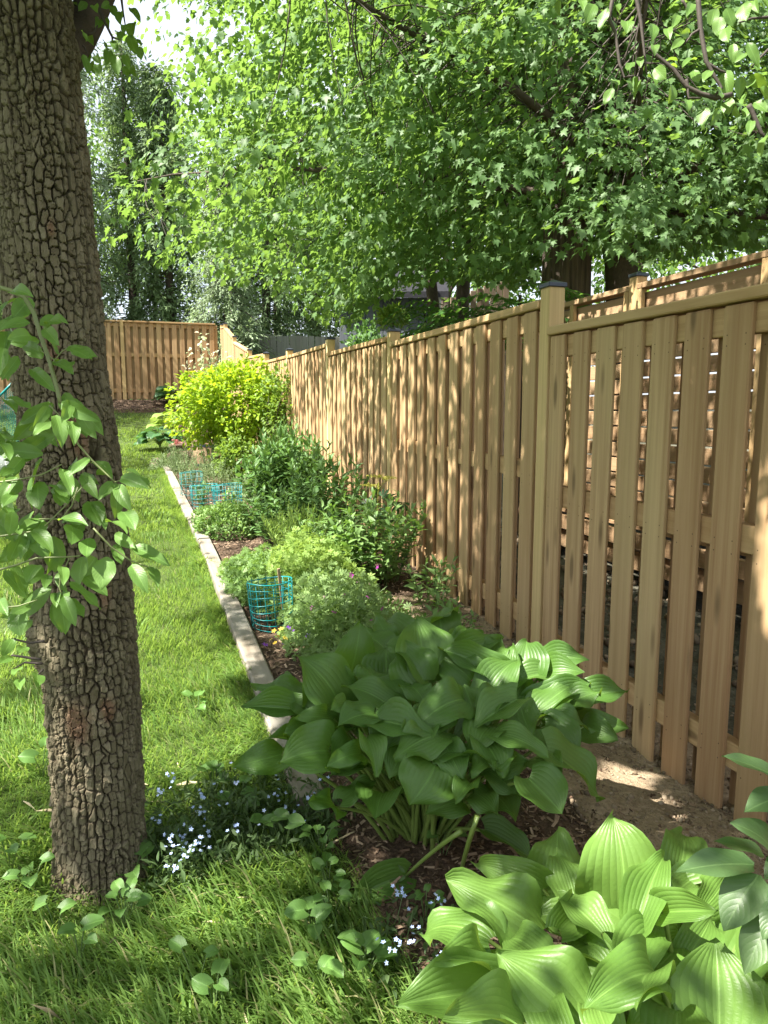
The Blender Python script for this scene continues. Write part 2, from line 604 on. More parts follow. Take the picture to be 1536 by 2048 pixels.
M_SHED = wood_mat('blue_grey_painted_board', 2, (.085, .10, .12), (.12, .14, .165), (.10, .12, .14), knots=False)
M_CAP = plain_mat('dark_grey_metal', (.055, .065, .085), .38, .6, .15)
M_TEAL = plain_mat('teal_plastic_wire', (.0, .20, .21), .35, 0., .2)
M_TEALD = plain_mat('teal_net', (.01, .16, .15), .5, 0., .3)
M_TRIM = plain_mat('white_trim', (.62, .64, .66), .5)
M_ROOF = plain_mat('dark_roof', (.03, .03, .035), 1.0, 0, .4, 20, .004)
M_ROOF.node_tree.nodes['Principled BSDF'].inputs['Specular IOR Level'].default_value = .02
M_STAKE = plain_mat('old_stake_wood', (.30, .20, .12), .8, 0, .4, 30)
M_BARK2 = plain_mat('dark_maple_bark', (.075, .055, .042), .9, 0, .5, 22, .02)
M_BARKT = plain_mat('twig_bark', (.055, .042, .034), .8, 0, .4, 30, .002)
M_TWIGG = plain_mat('young_green_twig', (.16, .19, .07), .55, 0, .3, 20)
M_STALK = plain_mat('hosta_stalk', (.17, .24, .055), .45, 0, .3, 14)
M_STEM = plain_mat('plant_stem', (.10, .16, .05), .55, 0, .3, 14)
M_STRAW = plain_mat('dead_straw', (.50, .42, .26), .8, 0, .3, 30)

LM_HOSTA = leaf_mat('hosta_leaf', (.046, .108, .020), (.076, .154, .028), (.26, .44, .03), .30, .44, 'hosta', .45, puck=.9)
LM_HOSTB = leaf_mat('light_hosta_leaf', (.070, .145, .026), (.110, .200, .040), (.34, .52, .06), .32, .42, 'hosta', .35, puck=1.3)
LM_PEONY = leaf_mat('peony_leaf', (.050, .100, .036), (.080, .135, .045), (.18, .34, .05), .25, .4, 'mid', .4)
LM_PEAR = leaf_mat('pear_leaf', (.075, .155, .034), (.125, .225, .052), (.34, .54, .05), .38, .42, 'mid', .35)
LM_MAPLE = leaf_mat('maple_leaf', (.062, .130, .046), (.120, .205, .074), (.26, .43, .07), .44, .48, None, .28)
LM_DARK = leaf_mat('evergreen_spray', (.085, .135, .06), (.175, .25, .115), (.28, .40, .13), .30, .6, None, .25)
LM_DARK2 = leaf_mat('pale_evergreen_spray', (.14, .20, .11), (.24, .31, .18), (.3, .42, .16), .28, .6, None, .25)
LM_BACK = leaf_mat('background_leaf', (.05, .11, .03), (.10, .18, .05), (.28, .46, .06), .4, .5, None, .3)
LM_SUMAC = leaf_mat('sumac_leaf', (.045, .12, .035), (.075, .175, .045), (.22, .45, .06), .35, .45, 'mid', .35)
LM_SPIREA = leaf_mat('golden_shrub_leaf', (.145, .26, .024), (.235, .345, .03), (.50, .66, .03), .45, .45, 'mid', .35)
LM_SPIRED = leaf_mat('green_shrub_leaf', (.09, .16, .03), (.14, .22, .045), (.32, .48, .05), .4, .45, 'mid', .3)
LM_PHLOX = leaf_mat('phlox_leaf', (.11, .20, .065), (.17, .27, .09), (.26, .46, .06), .33, .42, 'mid', .35)
LM_TALL = leaf_mat('dark_lance_leaf', (.060, .135, .040), (.110, .20, .060), (.18, .34, .05), .28, .48, 'mid', .3)
LM_GERAN = leaf_mat('geranium_leaf', (.12, .20, .07), (.19, .28, .10), (.34, .5, .12), .35, .55, None, .25)
LM_GERAY = leaf_mat('bright_geranium_leaf', (.15, .25, .06), (.23, .33, .08), (.4, .56, .1), .38, .55, None, .25)
LM_GREYG = leaf_mat('grey_green_leaf', (.13, .19, .09), (.22, .28, .14), (.3, .42, .15), .3, .6, None, .2)
LM_MOUND = leaf_mat('mound_leaf', (.11, .20, .06), (.18, .28, .09), (.3, .48, .07), .3, .5, None, .25)
LM_WILLOW = leaf_mat('pale_willow_leaf', (.34, .40, .22), (.50, .52, .38), (.5, .6, .3), .4, .5, None, .2, (.55, .36, .28))
LM_WEED = leaf_mat('weed_leaf', (.07, .15, .035), (.11, .21, .05), (.25, .45, .05), .35, .42, 'mid', .35)
LM_GRASS = leaf_mat('grass_blade', (.088, .178, .040), (.175, .28, .068), (.38, .55, .09), .40, .45, None, .35, (.34, .30, .16))
LM_RHUB = leaf_mat('dark_broad_leaf', (.04, .10, .04), (.06, .14, .05), (.15, .32, .06), .25, .4, 'mid', .45)
LM_FORGET = leaf_mat('forget_me_not_leaf', (.045, .085, .03), (.085, .13, .05), (.16, .26, .06), .3, .55, None, .2)
M_BLUE = leaf_mat('forget_me_not_petal', (.38, .50, .86), (.55, .66, .95), (.5, .6, .95), .3, .6, None, .1)
M_MAGENTA = leaf_mat('magenta_petal', (.42, .04, .36), (.62, .10, .52), (.7, .1, .6), .3, .6, None, .1)
M_VIOLET = leaf_mat('violet_petal', (.16, .05, .42), (.28, .08, .55), (.3, .1, .6), .3, .6, None, .1)
M_YELLOWP = leaf_mat('yellow_petal', (.75, .50, .05), (.80, .62, .12), (.8, .6, .1), .3, .6, None, .1)
M_PINK = leaf_mat('pink_petal', (.70, .22, .24), (.78, .38, .36), (.8, .4, .4), .3, .6, None, .1)
M_UMBEL = leaf_mat('yellow_umbel', (.42, .44, .08), (.55, .52, .12), (.6, .6, .1), .3, .6, None, .1)

M_LAWN = ground_mat('lawn_soil', [(.3, (.035, .045, .015)), (.5, (.06, .09, .022)), (.7, (.09, .13, .03))], 2, 50)
M_MULCH = ground_mat('bark_mulch', [(.3, (.028, .019, .013)), (.48, (.075, .050, .034)), (.6, (.15, .105, .072)), (.75, (.28, .21, .15))], 5, 70, .02)
M_SOIL = ground_mat('sandy_soil', [(.3, (.13, .095, .06)), (.5, (.27, .205, .135)), (.7, (.42, .33, .23))], 5, 45, .03)
M_GRAVEL = ground_mat('rough_ground', [(.3, (.03, .035, .02)), (.5, (.09, .085, .06)), (.7, (.20, .19, .15))], 4, 55, .02)

# chips and clods take a tone each
def chip_mat(name, a, b_, c_):
    m, nt, b = new_mat(name)
    nt.links.new(ramp(nt, rnd_value(nt), [(.0, a), (.5, b_), (1.0, c_)]), b.inputs['Base Color'])
    b.inputs['Roughness'].default_value = .85; b.inputs['Specular IOR Level'].default_value = .15
    return m
M_CHIP = chip_mat('mulch_chip', (.045, .029, .019), (.15, .098, .064), (.38, .285, .20))
M_CLOD = chip_mat('soil_clod', (.12, .09, .06), (.20, .155, .105), (.32, .255, .18))


def bark_mat():
    m, nt, b = new_mat('plated_pear_bark')
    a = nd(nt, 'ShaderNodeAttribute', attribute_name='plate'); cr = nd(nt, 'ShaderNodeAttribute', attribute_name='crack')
    co = coords(nt, (60, 60, 22), rnd=False)
    n = noise(nt, co, 1.0, 5, .65)
    col = mixc(nt, a.outputs['Fac'], (.140, .120, .074), (.34, .298, .205))
    col = mixc(nt, mth(nt, 'MULTIPLY', n, .75), col, (.10, .076, .042))
    lich = noise(nt, coords(nt, (7, 7, 3.0), rnd=False), 1.0, 4)
    col = mixc(nt, ramp(nt, lich, [(.55, 0.0), (.70, .55)]), col, (.22, .20, .12))
    red = nd(nt, 'ShaderNodeAttribute', attribute_name='redness')
    col = mixc(nt, red.outputs['Fac'], col, (.20, .055, .03))
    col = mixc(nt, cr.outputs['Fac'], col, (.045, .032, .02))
    nt.links.new(col, b.inputs['Base Color'])
    b.inputs['Roughness'].default_value = .88; b.inputs['Specular IOR Level'].default_value = .2
    st_ = noise(nt, coords(nt, (170, 170, 20), rnd=False), 1.0, 4, .7)
    col = mixc(nt, mth(nt, 'MULTIPLY', st_, .4), col, (.09, .07, .042))
    nt.links.new(col, b.inputs['Base Color'])
    bump(nt, mth(nt, 'ADD', n, st_), 1.0, .006, b)
    return m
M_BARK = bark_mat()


def cedar_bark():
    m, nt, b = new_mat('stringy_cedar_bark')
    n = noise(nt, coords(nt, (26, 26, 1.2), rnd=False), 1.0, 6, .6)
    nt.links.new(ramp(nt, n, [(.35, (.035, .025, .02)), (.65, (.15, .11, .085))]), b.inputs['Base Color'])
    b.inputs['Roughness'].default_value = .9
    bump(nt, n, 1.0, .03, b)
    return m
M_CEDAR = cedar_bark()

# ------------------------------------------------------------------ land
def edge_x(y):
    """right side of the lawn: the line of timbers, bending left far down the garden"""
    return np.interp(y, [-3, 2.4, 6.6, 9.9, 13, 16, 21], [.95, .49, .42, .31, .20, .35, 1.0])


def patch(name, xs, ys, zfun, mat, kind='structure'):
    X, Y = np.meshgrid(xs, ys)
    Z = zfun(X, Y)
    V = np.stack([X, Y, Z], -1).reshape(-1, 3)
    nx = len(xs)
    i = np.arange(len(ys) - 1)[:, None] * nx; j = np.arange(nx - 1)[None]
    q = np.stack([i + j, i + j + 1, i + nx + 1 + j, i + nx + j], -1).reshape(-1, 4)
    return link(name, mesh_np(name, V, [q], mat), kind=kind)


def bed_height(X, Y):
    e = edge_x(Y)
    rise = sstep(-.02, .12, X - e) * (.02 + .03 * fbm(X * 9, Y * 9, 3)) * sstep(1.1, 1.8, Y)
    return rise + .035 * sstep(1.25, 1.7, X) * fbm(X * 6, Y * 6, 5)


def lawn_z(X, Y):
    return ground(X, Y) + .02 * (fbm(X * 1.3, Y * 1.3, 11) - .5)


xs = np.concatenate([np.linspace(-60, -6, 14), np.arange(-5, 1.05, .25), np.linspace(1.3, 60, 20)])
ys = np.concatenate([np.linspace(-30, -2, 6), np.arange(-1, 22, .25), np.linspace(23, 140, 20)])
patch('lawn', xs, ys, lambda X, Y: lawn_z(X, Y) - .03 * (X > 1.2) - .02 * (X > edge_x(Y) + .3), M_LAWN)
# bed: from the edging to the fence; it starts as bare mulch in front of the viewer
tt = np.linspace(0, 1, 40); yb = np.arange(.6, 20.3, .06)
E_, Y_ = np.meshgrid(tt, yb)
X_ = edge_x(Y_) + (2.0 - edge_x(Y_)) * E_
Z_ = lawn_z(X_, Y_) + .006 + bed_height(X_, Y_)
V = np.stack([X_, Y_, Z_], -1).reshape(-1, 3)
i = np.arange(len(yb) - 1)[:, None] * 40; j = np.arange(39)[None]
link('garden_bed', mesh_np('garden_bed', V, [np.stack([i + j, i + j + 1, i + 41 + j, i + 40 + j], -1).reshape(-1, 4)], M_MULCH), kind='structure')
bed_z = lambda x, y: lawn_z(x, y) + .006 + bed_height(x, y)
patch('soil_strip', np.linspace(1.30, 2.3, 40), np.arange(1.0, 4.6, .03),
      lambda X, Y: bed_z(X, Y) + .012 * sstep(1.30, 1.5, X) - .03 * (1 - sstep(1.30, 1.42, X + .12 * (fbm(X * 5, Y * 5, 9) - .5)))
      + .03 * (fbm(X * 16, Y * 16, 21) - .5) * sstep(1.3, 1.5, X), M_SOIL)
patch('back_mulch_strip', np.linspace(-8, 1.6, 60), np.linspace(19.2, 20.8, 12), lambda X, Y: lawn_z(X, Y) + .012 + .03 * fbm(X * 8, Y * 8, 4) - .04 * (1 - sstep(19.2, 19.5, Y)), M_MULCH)
patch('neighbour_ground', np.linspace(2.05, 26, 50), np.arange(-4, 24, .4),
      lambda X, Y: ground(X, Y) + .01 + .08 * (fbm(X * 2, Y * 2, 31) - .5), M_GRAVEL)


def scatter(n, fx):
    """n random spots accepted by fx(x, y)"""
    out = []
    tot = 0
    while tot < n:
        p = fx(n)
        out.append(p); tot += len(p)
    return np.vstack(out)[:n]


# mulch chips
def chip_tpl():
    V = np.array([[.14, -.5, 0], [.10, .5, .03], [-.14, .45, .05], [-.12, -.5, .02], [0, 0, .14]], float)
    return V, V.copy(), [np.array([[0, 1, 4], [1, 2, 4], [2, 3, 4], [3, 0, 4]])]


def chips(n, x0, x1, y0, y1, s0, s1, name, mat, flat=.35, zf=bed_z, test=None, lift=.004):
    x = RNG.uniform(x0, x1, n); y = y0 + (y1 - y0) * RNG.random(n) ** 1.5
    ok = (x > edge_x(y) + .05) & (x < 2.0) if test is None else test(x, y)
    x = x[ok]; y = y[ok]; n = len(x)
    D = np.stack([RNG.normal(0, 1, n), RNG.normal(0, 1, n), RNG.normal(0, flat, n)], -1)
    N = np.stack([RNG.normal(0, .4, n), RNG.normal(0, .4, n), np.ones(n)], -1)
    M = frames(np.stack([x, y, zf(x, y) + lift], -1), D, N, RNG.uniform(s0, s1, n) * RNG.uniform(.5, 1, n))
    return merged(name, chip_tpl(), M, mat)


chips(26000, .3, 2.0, 1.0, 7.5, .012, .05, 'mulch_chips', M_CHIP)
chips(5000, .0, 2.0, 7.0, 14, .03, .08, 'mulch_chips', M_CHIP)
chips(2500, -4, 1.6, 19.4, 20.7, .03, .09, 'mulch_chips', M_CHIP, zf=lambda x, y: lawn_z(x, y) + .03, test=lambda x, y: y > 19.4)
import bmesh
_b = bmesh.new(); bmesh.ops.create_icosphere(_b, subdivisions=1, radius=.5)
_v = np.array([v.co[:] for v in _b.verts]); _f = np.array([[v.index for v in f.verts] for f in _b.faces]); _b.free()
_v = _v * (1 + RNG.normal(0, .13, (len(_v), 1))); _v[:, 2] *= .7
CLOD = (_v, _v.copy(), [_f])
n = 7000
x = RNG.uniform(1.36, 2.15, n); y = 1.2 + 3.2 * RNG.random(n)
M = frames(np.stack([x, y, bed_z(x, y) + .012], -1), RNG.normal(0, 1, (n, 3)), RNG.normal(0, 1, (n, 3)), .005 + .022 * RNG.random(n) ** 6)
merged('soil_clods', CLOD, M, M_CLOD)
n = 1400
x = RNG.uniform(2.1, 3.6, n); y = RNG.uniform(1, 7, n)
M = frames(np.stack([x, y, ground(x, y) + .03], -1), RNG.normal(0, 1, (n, 3)), RNG.normal(0, 1, (n, 3)), .015 + .06 * RNG.random(n) ** 3)
merged('loose_stones', CLOD, M, M_CLOD)

# ------------------------------------------------------------------ grass
def grass_tpl(seg=3, w=.035, bend=.5):
    V = []; L = []
    for s in range(seg):
        t = s / seg; a = bend * t
        ww = w * (1 - .55 * t)
        y = sin(bend * t) / bend; z = (1 - cos(bend * t)) / bend
        V += [(-ww, z, y), (ww, z, y)]
        L += [(-1, t, 0), (1, t, 0)]
    V.append((0, (1 - cos(bend)) / bend, sin(bend) / bend)); L.append((0, 1, 0))
    f4 = [[2 * s, 2 * s + 1, 2 * s + 3, 2 * s + 2] for s in range(seg - 1)]
    f3 = [[2 * seg - 2, 2 * seg - 1, 2 * seg]]
    F = [np.array(f3)] + ([np.array(f4)] if f4 else [])
    return np.array(V, float), np.array(L, float), F


def grass(n, y0, y1, h0, h1, tpl, xl, wmul=1., power=1.3, lean=.35, test=None, name='grass'):
    y = y0 + (y1 - y0) * RNG.random(n) ** power
    x = xl(y) + (edge_x(y) + .05 - xl(y)) * RNG.random(n)
    dens = fbm(x * 2.2, y * 2.2, 77)
    keep = RNG.random(n) < np.clip(.35 + 1.3 * dens, 0, 1)
    # thins out over the mulch near the viewer and under the flowers, stops at the pear trunk
    keep &= (x < edge_x(y) - .02) | (y < 2.35)
    keep &= RNG.random(n) > sstep(.10, .62, x - (.30 - .1 * (y - 1.5))) * (y < 2.6)
    keep &= np.hypot(x + .20, y - 2.26) > .12
    if test is not None: keep &= test(x, y)
    x = x[keep]; y = y[keep]; n = len(x)
    h = RNG.uniform(h0, h1, n) * (.25 + 1.6 * fbm(x * 3.1, y * 3.1, 55))
    h = h * (1 - .55 * np.exp(-(((x + .2) / .22) ** 2 + ((y - 2.05) / .14) ** 2)))
    az = RNG.random(n) * 2 * pi + 0
    az = az * .6 + 2.5 * fbm(x * 1.1, y * 1.1, 91) * 2
    ln = np.abs(RNG.normal(0, lean, n))
    Zd = np.stack([np.sin(ln) * np.cos(az), np.sin(ln) * np.sin(az), np.cos(ln)], -1)
    Yd = unit(np.stack([np.cos(az), np.sin(az), np.zeros(n)], -1))
    Yd = unit(Yd - Zd * np.sum(Yd * Zd, -1)[:, None])
    Xd = np.cross(Yd, Zd)
    M = np.zeros((n, 4, 4)); M[:, 3, 3] = 1
    M[:, :3, 0] = Xd * (h * wmul)[:, None]; M[:, :3, 1] = Yd * h[:, None]; M[:, :3, 2] = Zd * h[:, None]
    M[:, :3, 3] = np.stack([x, y, lawn_z(x, y) - .004], -1)
    return merged(name, tpl, M, LM_GRASS)


g3 = grass_tpl(3, .030, .9); g2 = grass_tpl(2, .05, .7); g1 = grass_tpl(2, .08, .6)
grass(95000, .95, 3.6, .035, .108, g3, lambda y: -.40 * y - .55, 1.0, 1.15, .55)
grass(74000, 3.5, 7.5, .032, .068, g2, lambda y: -.32 * y - .6, 1.0, 1.2, .38)
grass(62000, 7.3, 19.6, .035, .07, g1, lambda y: -.26 * y - .8, 1.3, 1.2, .35)
# long uncut blades round the trunk and along the timbers
grass(3600, 1.75, 2.75, .06, .17, grass_tpl(4, .016, 1.1), lambda y: y * 0 - .75, 1., 1., .30,
      test=lambda x, y: np.hypot(x + .20, y - 2.24) < .30 + .12 * RNG.random(len(x)))
grass(60000, 2.4, 12.5, .05, .12, grass_tpl(3, .028, 1.1), lambda y: edge_x(y) - .22, 1., 1.2, .5, test=lambda x, y: np.abs(x - edge_x(y) + .08) < .05)
# a few straws lying in the grass
n = 70
x = RNG.uniform(-1.0, .45, n); y = RNG.uniform(1.1, 3.0, n); ok = x < .3
x = x[ok]; y = y[ok]
M = frames(np.stack([x, y, lawn_z(x, y) + RNG.uniform(.005, .06, len(x))], -1), np.stack([RNG.normal(0, 1, len(x)), RNG.normal(0, 1, len(x)), RNG.normal(0, .15, len(x))], -1),
           np.tile([0, 0, 1.], (len(x), 1)), RNG.uniform(.04, .12, len(x)), .05)
merged('dry_straws', chip_tpl(), M, M_STRAW)

# ------------------------------------------------------------------ timbers along the bed
def timber(y0, y1, label):
    xa, xb = float(edge_x(y0)), float(edge_x(y1))
    zc = lambda y: float(ground(.4, y)) + .035
    ym = (y0 + y1) / 2
    L = y1 - y0
    mb = MB()
    ns = 14
    for s in range(1):
        P = np.linspace(0, 1, ns)
        prof = np.array([[-.052, -.05], [.052, -.05], [.055, -.045], [.055, .040], [.046, .05], [-.044, .05], [-.055, .041], [-.055, -.045]])
        V = []
        for t in P:
            y = y0 + L * t
            c = np.array([xa + (xb - xa) * t, y, zc(y)])
            wob = 1 + .05 * (vnoise(np.array([y * 3.1]), np.array([.5]), 5)[0] - .5)
            for a in prof:
                V.append(c + np.array([a[0] * wob, 0, a[1] + .006 * (vnoise(np.array([y * 2.3 + a[0] * 20]), np.array([a[1] * 30]), 8)[0] - .5)]))
        m = len(prof)
        f4 = [[i * m + j, i * m + (j + 1) % m, (i + 1) * m + (j + 1) % m, (i + 1) * m + j] for i in range(ns - 1) for j in range(m)]
        mb.add(V, None, f4)
        for e, rev in ((0, 1), ((ns - 1) * m, 0)):
            mb.add([V[e + j] for j in range(m)], [[0, j + 1, j] if rev else [0, j, j + 1] for j in range(1, m - 1)], None)
    me = fix_normals(mb.mesh('landscape_timber', M_TIMBER))
    o = link('landscape_timber', me)
    c = Vector(((xa + xb) / 2, ym, zc(ym)))
    me.transform(Matrix.Translation(-c)); o.location = c
    tag(o, label, 'timber', 'timbers edging the garden bed')


timber(2.38, 6.62, 'long weathered grey timber nearest the viewer, its end under the big hosta')
timber(6.67, 9.98, 'weathered timber beside the round leafy mound, middle one of the edging')
timber(10.03, 12.9, 'farthest weathered timber of the bed edging, beside the far teal cages')

# ------------------------------------------------------------------ fences
def board_mesh(name, w, h, t, mat):
    mb = MB(); mb.box((0, 0, h / 2), (t, w, h), .004)
    return fix_normals(mb.mesh(name, mat))


BM = [board_mesh('fence_board', .130, 1.0, .019, M_FENCE) for _ in range(1)]
CAPM = None


def cap_mesh(w=.105):
    mb = MB()
    mb.box((0, 0, .011), (w, w, .022), .003)
    a = w / 2 - .004
    mb.add([[-a, -a, .022], [a, -a, .022], [a, a, .022], [-a, a, .022], [0, 0, .042]], [[0, 1, 4], [1, 2, 4], [2, 3, 4], [3, 0, 4]])
    return fix_normals(mb.mesh('post_cap', M_CAP))


CAPM = cap_mesh()


def inst(name, me, parent, world, scale=(1, 1, 1), rot=(0, 0, 0)):
    o = bpy.data.objects.new(name, me); S.collection.objects.link(o)
    o.parent = parent
    o.location = Vector([float(a) for a in world]) - parent.location
    o.rotation_euler = rot; o.scale = [float(a) for a in scale]
    return o


def beam(name, p0, p1, w, h, mat, parent, bev=.004):
    """a straight rail from p0 to p1, w wide (level), h high, in a vertical plane"""
    p0 = np.array(p0, float); p1 = np.array(p1, float)
    mb = MB(); L = np.linalg.norm(p1 - p0)
    alongx = abs(p1[0] - p0[0]) > abs(p1[1] - p0[1])
    if alongx: mb.box((0, 0, 0), (L, w, h), bev)
    else: mb.box((0, 0, 0), (w, L, h), bev)
    me = fix_normals(mb.mesh(name, mat))
    o = inst(name, me, parent, (p0 + p1) / 2)
    d = p1 - p0
    if alongx: o.rotation_euler = (0, -atan2(d[2], abs(d[0])) * (1 if d[0] > 0 else -1), 0)
    else: o.rotation_euler = (atan2(d[2], abs(d[1])) * (1 if d[1] > 0 else -1), 0, 0)
    return o


def post(parent, x, y, z0, z1, w=.09, rot=0., capped=True, mat=None):
    mb = MB(); mb.box((0, 0, .5), (w, w, 1.0), .004)
    me = _tplmesh.get(('post', w))
    if me is None:
        me = fix_normals(mb.mesh('post', mat or M_POST)); _tplmesh[('post', w)] = me
    p = inst('post', me, parent, (x, y, z0), (1, 1, z1 - z0 - .042), (0, 0, rot))
    if capped:
        c = bpy.data.objects.new('post_cap', CAPM); S.collection.objects.link(c)
        c.parent = p; c.location = (0, 0, 1.0); c.scale = (1, 1, 1 / (z1 - z0 - .042))
    return p


XF = 1.93
fence = thing('wooden_fence', (XF, 3.36, ground(1.93, 3.36)), 'new brown wooden fence of upright boards running down the right side of the bed', 'fence')
PY = [.95, 3.36, 5.91, 8.17, 10.70, 12.92, 15.12, 17.80, 19.73, 20.72]
PT = [2.05, 2.115, 2.15, 2.29, 2.36, 2.47, 2.70, 3.21, 3.72, 3.80]
TOP = [(1.865, 1.875), (2.02, 2.02), (2.075, 2.10), (2.205, 2.24), (2.25, 2.30), (2.44, 2.53), (2.66, 3.06), (3.17, 3.58), (3.62, 3.70)]
GB = [-.055, .05, .16, .25, .33, .42, .58, 1.0, 1.45, 1.72]
XC = XF + .0095 + .019 / 2          # centre plane: boards sit on both sides of the rails
RW = .05
for y, t, g_ in zip(PY, PT, GB):
    post(fence, XF + .019 + RW / 2, y, g_ - .25, t)
rr = random.Random(3)
for a in range(9):
    y0, y1 = PY[a] + .045, PY[a + 1] - .045
    t0, t1 = TOP[a]
    b0, b1 = GB[a], GB[a + 1]
    if a == 0: b0, b1 = -.045, .0
    lerp = lambda p, q, y: p + (q - p) * (y - y0) / (y1 - y0)
    xc = XF + .019 + RW / 2
    beam('cap_rail', (xc - .004, y0, t0 - .021), (xc - .004, y1, t1 - .021), .105, .042, M_RAIL, fence, .005)
    for fr, hh in ((None, .10), (.55, .10), (.13, .10)):
        z0 = t0 - .042 - .06 if fr is None else b0 + (t0 - b0) * fr
        z1 = t1 - .042 - .06 if fr is None else b1 + (t1 - b1) * fr
        beam('rail', (xc, y0, z0), (xc, y1, z1), RW, hh, M_RAIL, fence)
    nb = 12 if a < 8 else 4
    if y1 - y0 < 2.2 and a < 8: nb = 11
    pitch = (y1 - y0) / nb
    for k in range(nb):
        y = y0 + pitch * (k + .5) + rr.uniform(-.004, .004)
        z0 = lerp(b0, b1, y) + rr.uniform(-.012, .012); z1 = lerp(t0, t1, y) - .05 - abs(t1 - t0) * .03
        inst('fence_board', BM[0], fence, (XF + .0095, y, z0), (1, 1, z1 - z0), (rr.uniform(-.003, .003), 0, rr.uniform(-.02, .02)))
        if k < nb - 1:
            y += pitch / 2
            z0 = lerp(b0, b1, y) + rr.uniform(-.012, .012); z1 = lerp(t0, t1, y) - .05 - abs(t1 - t0) * .03
            inst('fence_board', BM[0], fence, (XF + .019 + RW + .0095, y, z0), (1, 1, z1 - z0), (0, 0, rr.uniform(-.02, .02)))

YB = 20.8
backf = thing('back_fence', (-1.5, YB, 1.75), 'brown wooden fence closing the far end of the lawn behind the trunk', 'fence')
BX = [1.80, -.62, -3.05, -5.5, -8.0]
BMX = fix_normals((lambda mb: (mb.box((0, 0, .5), (.122, .019, 1.0), .004), mb.mesh('fence_board', M_FENCE))[1])(MB()))
for n_, x in enumerate(BX):
    if n_: post(backf, x, YB + .03, 1.3, 3.86 if n_ < 2 else 3.7, capped=False)
for a in range(4):
    x1, x0 = BX[a] - .045, BX[a + 1] + .045
    if a == 0: x1 = BX[0]
    top = 3.80 - .0 * a if a < 2 else 3.55
    zb = 1.74
    beam('cap_rail', (x0, YB + .02, top - .02), (x1, YB + .02, top - .02), .13, .04, M_RAILX, backf)
    for z in (top - .1, 2.92, 1.98):
        beam('rail', (x0, YB + .049, z), (x1, YB + .049, z), .06, .10, M_RAILX, backf)
    nb = 12; pitch = (x1 - x0) / nb
    for k in range(nb):
        x = x0 + pitch * (k + .5)
        inst('fence_board', BMX, backf, (x, YB + .0095, zb + rr.uniform(-.02, .02)), (1, 1, top - .042 - zb), (0, 0, rr.uniform(-.02, .02)))
        if k == 0: inst('fence_board', BMX, backf, (x0, YB + .0885, zb), (1, 1, top - .042 - zb))
        if k < nb:
            inst('fence_board', BMX, backf, (x + pitch / 2, YB + .0885, zb), (1, 1, top - .042 - zb))

# ------------------------------------------------------------------ neighbour's deck with its slatted privacy screen
XS = 3.40
deck = thing('deck', (4.6, 2.6, .1), 'neighbour wooden deck low behind the near fence boards', 'deck')
for k in range(20):
    x = XS - .02 + k * .145 + .07
    beam('deck_board', (x, -1.2, .60), (x, 6.3, .60), .138, .03, M_DECK, deck)
beam('rim_joist', (XS - .06, -1.2, .515), (XS - .06, 6.3, .515), .04, .12, M_DECK, deck)
beam('rim_joist', (XS - .02, -1.2, .36), (XS - .02, 6.3, .36), .04, .14, M_DECK, deck)
for k in range(5):
    y = -1 + k * 1.8
    mb = MB(); mb.box((XS + .1, y, .15), (.12, .12, .7), .004); part('deck_post', mb, M_DECKP, deck)
screen = thing('privacy_screen', (XS, 2.6, .615), 'slatted wooden privacy screen on the deck behind the near fence', 'screen')
SP = [-.2, 2.2, 4.60, 6.2]
for y in SP:
    mb = MB(); mb.box((XS, y, 1.51), (.09, .09, 1.80), .004)
    p = part('post', mb, M_DECKP, screen)
    c = bpy.data.objects.new('post_cap', CAPM); S.collection.objects.link(c); c.parent = p
    c.location = (0, y - 2.6, 2.41 - .615)
for a in range(3):
    y0, y1 = SP[a] + .045, SP[a + 1] - .045
    beam('cap_rail', (XS, y0, 2.335), (XS, y1, 2.335), .10, .04, M_DECK, screen)
    for y in (y0 + .03, y1 - .03, (y0 + y1) / 2):
        mb = MB(); mb.box((XS - .03, y, 1.47), (.035, .055, 1.69), .003); part('stile', mb, M_DECKP, screen)
    for k in range(14):
        z = .69 + k * .118
        hh = .106 if k < 13 else .14
        beam('slat', (XS + .012, y0, z), (XS + .012, y1, z), .02, hh, M_DECK, screen)

# ------------------------------------------------------------------ shed and weathered fences beyond
shed = thing('garden_shed', (5.1, 15.6, 1.0), 'dark blue grey board shed with white corner trim behind the fence', 'shed')
sx0, sx1, sy0, sy1 = 4.0, 6.15, 15.6, 18.0
k = 0
x = sx0
while x < sx1 - .02:
    w = .195
    mb = MB(); mb.box((x + w / 2, sy0, 2.42), (w - .012, .03, 2.95), .004)
    part('wall_board', mb, M_SHED, shed); x += w
mb = MB(); mb.box(((sx0 + sx1) / 2, sy0 + .05, 2.42), (sx1 - sx0, .05, 2.94)); mb.box((sx0 + .03, (sy0 + sy1) / 2, 2.42), (.05, sy1 - sy0, 2.94)); mb.box((sx1 - .03, (sy0 + sy1) / 2, 2.42), (.05, sy1 - sy0, 2.94)); part('wall', mb, M_SHED, shed)
mb = MB(); mb.box((sx1 + .04, sy0 - .01, 2.42), (.10, .06, 2.96), .004); part('corner_trim', mb, M_TRIM, shed)
mb = MB()
mb.add([[sx0 - .2, sy0 - .25, 3.86], [sx1 + .25, sy0 - .25, 3.86], [sx1 + .25, sy1, 4.9], [sx0 - .2, sy1, 4.9], [sx0 - .2, sy0 - .25, 3.99], [sx1 + .25, sy0 - .25, 3.99], [sx1 + .25, sy1, 5.03], [sx0 - .2, sy1, 5.03]],
       None, [[0, 1, 2, 3], [4, 5, 6, 7], [0, 1, 5, 4], [1, 2, 6, 5], [2, 3, 7, 6], [3, 0, 4, 7]])
part('roof', mb, M_ROOF, shed)

shed.rotation_euler.z = -radians(22)

